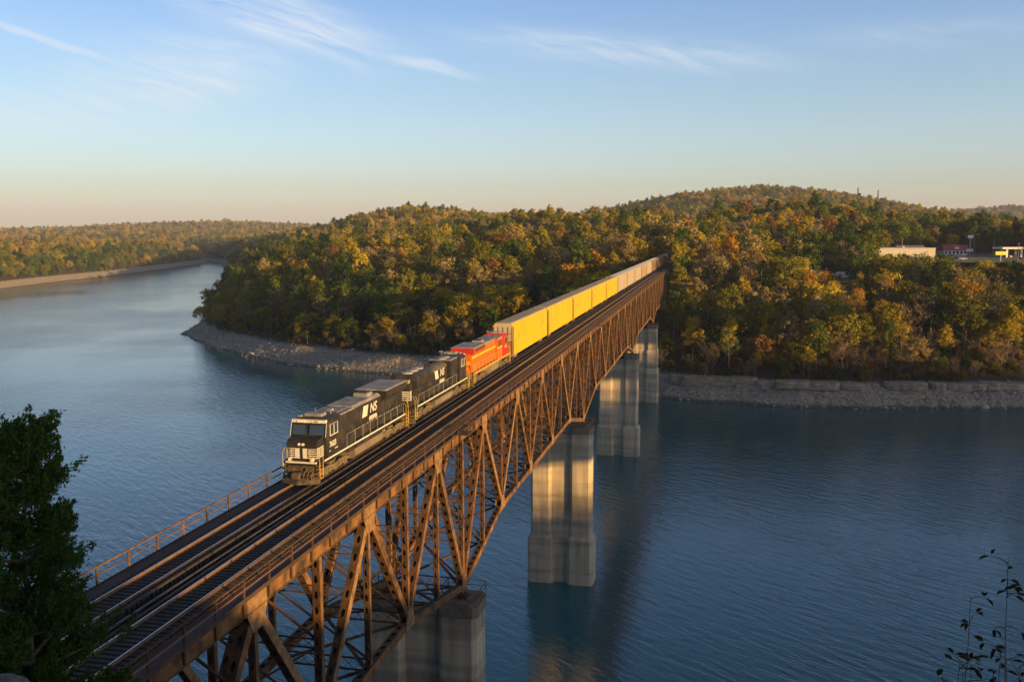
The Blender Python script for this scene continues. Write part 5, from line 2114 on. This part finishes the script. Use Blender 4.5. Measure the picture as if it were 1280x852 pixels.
# church in the trees
cx, cy = P2(1036, 470)
gz = float(height(np.array([cx]), np.array([cy]))[0])
ch = empty('church', (cx, cy, gz), YAW * -1)
tag(ch, 'white church with a thin steeple half hidden by trees', 'church')
zt = 18.865 - (335 - 289) / FPX * 470 + .6 - gz
m = MB(); m.box(-16, -2.2, 1, 12, -3, zt - 11); m.box(-2.1, 2.1, 0, 4.2, -3, zt - 8.5); m.build('wall', BWH, ch)
m = MB(); m.prism_y([(-2.4, zt - 8.5), (2.4, zt - 8.5), (0, zt - 7.2)], -.2, 4.4); m.prism_z(octo(0, 2.1, .75, .75, .3), zt - 7.4, zt, prof2=octo(0, 2.1, .06, .06, .02)); m.build('steeple', BWH, ch)
m = MB(); m.prism_x([(0.6, zt - 11.1), (12.4, zt - 11.1), (6.5, zt - 6.6)], -16.4, -2.0); m.build('roof', RFG, ch)
ox, oy = P2(1056, 462)
gz2 = float(height(np.array([ox]), np.array([oy]))[0])
gzt = 18.865 - (343 - 289) / FPX * 462
hs = empty('house', (ox, oy, gz2), 0.5)
tag(hs, 'small white gabled house just right of the steeple', 'house')
m = MB(); m.box(0, 9, 0, 11, -3, gzt - gz2 - 3); m.build('wall', BWH, hs)
m = MB(); m.prism_y([(-.4, gzt - gz2 - 3.1), (9.4, gzt - gz2 - 3.1), (4.5, gzt - gz2 + .8)], -.4, 11.4); m.build('roof', BWH, hs)
m = MB()
for k in range(3): m.box(1.4 + 2.5 * k, 2.5 + 2.5 * k, -.05, -.002, .8, 2.4)
m.build('window', WIN, hs)

# signs, poles, towers
sx_, sy_ = P2(1252, 500)
sg = empty('roadside_sign', (sx_, sy_, FLAT), -YAW)
m = MB(); m.box(-.25, .25, -.2, .2, -1, 4.0); m.build('pole', BGR, sg)
m = MB(); m.box(-2.9, 2.9, -.25, .25, 3.3, 5.2); pn = m.build('sign_panel', PAINTY, sg)
tag(sg, 'bright yellow sign panel on a post beside the lawn', 'sign')
sx_, sy_ = P2(1213, 600)
sg = empty('pylon_sign', (sx_, sy_, FLAT), -YAW)
m = MB(); m.box(-.3, .3, -.2, .2, -1, 13); m.build('pole', BGR, sg)
m = MB(); m.box(-1.7, 1.7, -.3, .3, 11.6, 13.6); m.build('sign_panel', BWH, sg)
m = MB(); m.box(-2.0, 2.0, -.3, .3, 3.0, 4.6); m.build('lower_panel', BWH, sg)
tag(sg, 'tall white topped pylon sign standing right of the red roofed diner', 'sign')


def pole(px, dist, h, label, base=None, arms=1):
    x, y = P2(px, dist)
    z = float(height(np.array([x]), np.array([y]))[0]) if base is None else base
    r = empty('utility_pole', (x, y, z), -YAW + .4)
    m = MB(); m.tube((0, 0, -1), (0, 0, h), .17, .12, 7); m.build('mast', mat('pole_wood', (0.34, 0.27, 0.19), (0.24, 0.19, 0.14), rough=.9, scale=1), r)
    m = MB()
    for k in range(arms): m.box(-1.2, 1.2, -.08, .08, h - .7 - k * .9, h - .55 - k * .9)
    m.build('cross_arm', BARK, r)
    tag(r, label, 'utility pole', 'utility poles on the right')
    return r


pole(1163, 440, 15.5, 'pale utility pole rising from the trees below the warehouse')
pole(1128, 545, 12, 'utility pole at the left end of the shop roof', FLAT)
pole(1243, 575, 12, 'utility pole beside the fuel canopy', FLAT)
pole(1217, 640, 13, 'utility pole beyond the pylon sign', FLAT)
pole(1274, 500, 10, 'utility pole at the right end of the lawn', FLAT)
for px, h, lab in ((1070, 52, 'left and shorter of the two lattice masts on the distant ridge'), (1095, 58, 'right and taller of the two lattice masts on the distant ridge')):
    x, y = P2(px, 2230)
    z = float(height(np.array([x]), np.array([y]))[0])
    r = empty('lattice_mast', (x, y, z))
    m = MB()
    for i in range(3):
        a0 = 2 * PI * i / 3
        m.tube((2.0 * math.cos(a0), 2.0 * math.sin(a0), -2), (.8 * math.cos(a0), .8 * math.sin(a0), h + 12), .8, .65, 4)
    for k in range(12):
        z0, z1 = k * (h + 12) / 12, (k + 1) * (h + 12) / 12
        for i in range(3):
            a0, a1 = 2 * PI * i / 3, 2 * PI * (i + 1) / 3
            r0, r1 = 2 - 1.2 * k / 12, 2 - 1.2 * (k + 1) / 12
            m.tube((r0 * math.cos(a0), r0 * math.sin(a0), z0), (r1 * math.cos(a1), r1 * math.sin(a1), z1), .3, n=3)
    m.build('mast', BARK, r)
    m = MB(); m.tube((0, 0, h + 10), (0, 0, h + 15), .3, .2, 5); m.build('antenna', BWH, r)
    tag(r, lab, 'mast')


def car(px, dist, col, label, rz=0.0, group='cars parked by the shops'):
    x, y = P2(px, dist)
    r = empty('parked_car', (x, y, FLAT + .03), rz)
    b = MB()
    b.prism_x([(-2.2, .3), (2.2, .3), (2.25, .75), (1.3, .92), (.75, 1.42), (-1.0, 1.45), (-1.7, .98), (-2.2, .9)][::-1], -.88, .88)
    b.build('body', col, r)
    g = MB()
    for s in (-1, 1): g.add([(s * .885, 1.15, .95), (s * .885, .7, 1.36), (s * .885, -.95, 1.38), (s * .885, -1.5, .98)], [(0, 1, 2, 3)])
    g.build('side_glass', WIN, r)
    for yy in (-1.4, 1.4):
        for s in (-1, 1):
            w = MB(); w.tube((s * .72, yy, .32), (s * .90, yy, .32), .32, n=10); w.build('wheel', DARK, r)
    tag(r, label, 'car', group)


CW = mat('car_white', (.7, .7, .7), rough=.3); CK = mat('car_dark', (.03, .03, .035), rough=.3); CR = mat('car_red', (.35, .04, .03), rough=.3); CS = mat('car_silver', (.4, .4, .42), rough=.3)
car(1188, 585, CK, 'dark car parked in front of the red roofed diner', 1.2)
car(1194, 588, CW, 'white car parked in front of the red roofed diner', 1.2)
car(1200, 585, CS, 'silver car parked in front of the red roofed diner', 1.2)
car(1172, 560, CK, 'dark car parked at the warehouse corner', 1.5)
car(1205, 520, CW, 'white car parked below the yard among orange trees', 1.4)
car(1196, 530, CK, 'dark car on the near side of the car park', 1.3)
car(1262, 565, CR, 'red car under the white fuel canopy', 0.4)
car(1278, 520, CK, 'dark car on the road at the right edge', 0.2)
# pale guardrailed lane crossing the slope at the right
gr = MB()
p0, p1 = at(1206, 358, 425), at(1300, 352, 425)
lane = empty('guardrail', p0)
v = p1 - p0
gr.bar((0, 0, .75), (v.x, v.y, v.z + .75), .3, .5)
gr.build('rail', RFG, lane)
for k in range(12):
    m = MB(); c = v * (k / 11); m.box(c.x - .08, c.x + .08, c.y - .08, c.y + .08, c.z - 1.2, c.z + .8); m.build('post', BGR, lane)
tag(lane, 'long pale guardrail crossing the wooded slope at the right edge', 'guardrail')

# ------------------------------------------------------------------ the highway bridge outside the frame to the right: it throws the level shade across the piers
hb = empty('highway_bridge', (150, 20, 1.0))
tag(hb, 'concrete highway bridge running beside the railway, outside the photo', 'bridge')
m = MB(); m.box(-6.5, 6.5, -190, 296, -0.9, 0.0); m.build('deck', CONC, hb)
m = MB()
for xx in (-4.5, -1.5, 1.5, 4.5): m.box(xx - .3, xx + .3, -190, 296, -5.2, -0.902)
m.build('girder', RUST_D, hb)
for yy in (-60, 30, 120, 210):
    m = MB()
    for s in (-1, 1): m.tube((s * 4, yy, -60), (s * 4, yy, -7), 1.3, 1.1, 12)
    m.box(-6, 6, yy - 1.2, yy + 1.2, -7, -5.25); m.build('pier', CONC, hb)
m = MB(); m.box(-6.5, -6.2, -190, 296, 0.002, .9); m.box(6.2, 6.5, -190, 296, .002, .9); m.build('parapet', CONC, hb)

# ------------------------------------------------------------------ foreground: cedar, shrub, rock
CED = leaf_mat('cedar_foliage', (0.014, 0.034, 0.010), (0.050, 0.088, 0.018), trans=0.25)


def cedar():
    rg = np.random.default_rng(77)
    base = Vector((24.08, -54.15, 0))
    bz = float(near_height(np.array([base.x]), np.array([base.y]))[0])
    root = empty('cedar_tree', (base.x, base.y, bz))
    tag(root, 'dark green cedar tree close by at the lower left, in front of the track', 'tree')
    Ht = 17.5 - bz
    rnd = random.Random(4)
    tr_ = MB()
    tr_.tube((0, 0, -.6), (0.05, 0.05, Ht * .5), .13, .08, 7, cap=False)
    tr_.tube((0.05, 0.05, Ht * .5), (-.02, 0, Ht * .93), .08, .01, 7, cap=False)
    Cs, Ns, Ws, Hs = [], [], [], []
    nb = 360
    for k in range(nb):
        z = Ht * (0.10 + 0.88 * (k + .5) / nb)
        f = z / Ht
        L = (4.6 * (1 - f) ** 1.08 + 0.20) * rnd.uniform(.55, 1.12)
        a = k * 2.39996 + rnd.uniform(-.4, .4)
        d = Vector((math.cos(a), math.sin(a), rnd.uniform(.15, .55)))
        p0 = Vector((0, 0, z - L * .35))
        tip = p0 + d * L
        tr_.tube(p0, p0.lerp(tip, .6) + Vector((0, 0, -.03)), .022, .012, 4, cap=False)
        tr_.tube(p0.lerp(tip, .6) + Vector((0, 0, -.03)), tip, .012, .004, 4, cap=False)
        nt2 = int(9 + 21 * L)
        for j in range(nt2):
            u = rnd.uniform(.28, 1.03)
            c = p0.lerp(tip, u) + Vector((rnd.gauss(0, .09), rnd.gauss(0, .09), rnd.gauss(.02, .07))) * (0.5 + L * .6)
            # a tuft: upswept spray of many short scaly twigs
            axis = (d * .7 + Vector((rnd.gauss(0, .4), rnd.gauss(0, .4), .75))).normalized()
            ln_ = rnd.uniform(.10, .21)
            m = 84
            t = rg.uniform(0, 1, m)
            spread = rg.normal(size=(m, 3)) * 0.034
            cc = np.array(c) + np.outer(t * ln_, np.array(axis)) + spread * (1.1 - t * .7)[:, None]
            nn = rg.normal(size=(m, 3))
            nn /= np.linalg.norm(nn, axis=1)[:, None]
            ax = np.array(axis) + rg.normal(size=(m, 3)) * .5
            ax /= np.linalg.norm(ax, axis=1)[:, None]
            Cs.append(cc); Ns.append(np.cross(ax, nn)); Ws.append(ax)
    C = np.concatenate(Cs); T = np.concatenate(Ws); S = np.concatenate(Ns)
    S /= np.linalg.norm(S, axis=1)[:, None] + 1e-9
    n = len(C)
    hl = rg.uniform(.013, .027, n)[:, None]
    w = rg.uniform(.0045, .009, n)[:, None]
    V = np.stack([C - T * hl - S * w * .6, C + S * w * 1.3, C + T * hl, C - S * w * 1.3], 1).reshape(-1, 3)
    F = np.arange(n * 4).reshape(n, 4)
    link('crown', np_mesh('crown', V, F, [CED]), root)
    tr_.build('trunk', BARK, root)
    return n


print('CEDAR', cedar())


def shrub(px, py_top, dist, label, seed, nstem, spread):
    rnd = random.Random(seed)
    tp = at(px, py_top, dist)
    bz = float(near_height(np.array([tp.x]), np.array([tp.y - .2]))[0])
    bz = min(bz, tp.z - 1.6)
    root = empty('shrub', (tp.x, tp.y, bz))
    tag(root, label, 'shrub')
    Ht = tp.z - bz
    s = MB(); lf = MB()
    for k in range(nstem):
        x0 = Vector((rnd.uniform(-.06, .06), rnd.uniform(-.06, .06), -.2))
        tip = Vector((rnd.uniform(-1, 1) * spread, rnd.uniform(-1, 1) * spread, Ht * (1.0 if k == 0 else rnd.uniform(.72, .97))))
        bend = Vector((rnd.uniform(-.10, .10), rnd.uniform(-.08, .08), 0))
        pts = [x0.lerp(tip, i / 10) + bend * math.sin(PI * i / 10) + Vector((rnd.gauss(0, .008), rnd.gauss(0, .008), 0)) for i in range(11)]
        for i in range(10): s.tube(pts[i], pts[i + 1], .0075 - .0006 * i, .0069 - .0006 * i, 5, cap=False)
        for j in range(30):
            u = rnd.uniform(.40, 1.0)
            i = min(9, int(u * 10))
            p = pts[i].lerp(pts[i + 1], u * 10 - i)
            q = p + Vector((rnd.uniform(-.11, .11), rnd.uniform(-.09, .09), rnd.uniform(-.01, .08))) * (1.4 - u * .7)
            md = p.lerp(q, .5) + Vector((0, 0, .008))
            s.tube(p, md, .0026, .002, 4, cap=False)
            s.tube(md, q, .002, .0012, 4, cap=False)
            for _ in range(rnd.choice((1, 2, 2, 3))):
                dirn = Vector((rnd.uniform(-1, 1), rnd.uniform(-1, 1), rnd.uniform(-.7, .4))).normalized()
                sd = dirn.cross(Vector((rnd.uniform(-.6, .6), rnd.uniform(-.6, .6), 1))).normalized()
                L_, w_ = rnd.uniform(.032, .062), rnd.uniform(.009, .016)
                up_ = sd.cross(dirn) * .006
                o_ = q + dirn * .006
                lf.add([o_, o_ + dirn * L_ * .3 + sd * w_ * .9 + up_, o_ + dirn * L_ * .65 + sd * w_ * .8 + up_, o_ + dirn * L_ - up_, o_ + dirn * L_ * .65 - sd * w_ * .8 + up_, o_ + dirn * L_ * .3 - sd * w_ * .9 + up_], [(0, 1, 2, 3), (0, 3, 4, 5)])
    s.build('stems', BARK, root)
    lf.build('foliage', leaf_mat('shrub_leaf', (0.020, 0.030, 0.010), (0.06, 0.038, 0.016), trans=.25), root)


shrub(1277, 702, 4.2, 'dark leafy shrub leaning in at the bottom right corner', 3, 13, .20)
shrub(1243, 752, 4.0, 'smaller dark twig with a few leaves beside the corner shrub', 8, 5, .10)
shrub(1196, 826, 3.8, 'tip of a low dark twig at the bottom edge left of the shrub', 12, 1, .03)
rk = link('boulder', rock_me(905, .75, mat('shaded_boulder', (0.17, 0.16, 0.15), (0.08, 0.075, 0.07), rough=.95, scale=5, bump=.6, bscale=14)))  # boulder colour darkened to carry the shade in this corner
p = at(-4, 864, 7.5)
rk.location = p
rk.scale = (.55, .5, .45)
tag(rk, 'grey boulder top peeking in at the bottom left corner under the cedar', 'rock')

# ------------------------------------------------------------------ the evening air
hz = MB()
hz.box(-9000, 6500, -700, 12000, -64.5, 260)
hm = bpy.data.materials.new('haze_air')
hm.use_nodes = True
t = hm.node_tree
t.nodes.remove(t.nodes['Principled BSDF'])
pv = N(t, 'ShaderNodeVolumePrincipled')
pv.inputs['Color'].default_value = (0.64, 0.76, 1.0, 1)
pv.inputs['Density'].default_value = 0.00007
t.links.new(pv.outputs[0], t.nodes['Material Output'].inputs['Volume'])
tag(hz.build('haze', hm), kind='stuff', label='thin evening haze over lake and hills')
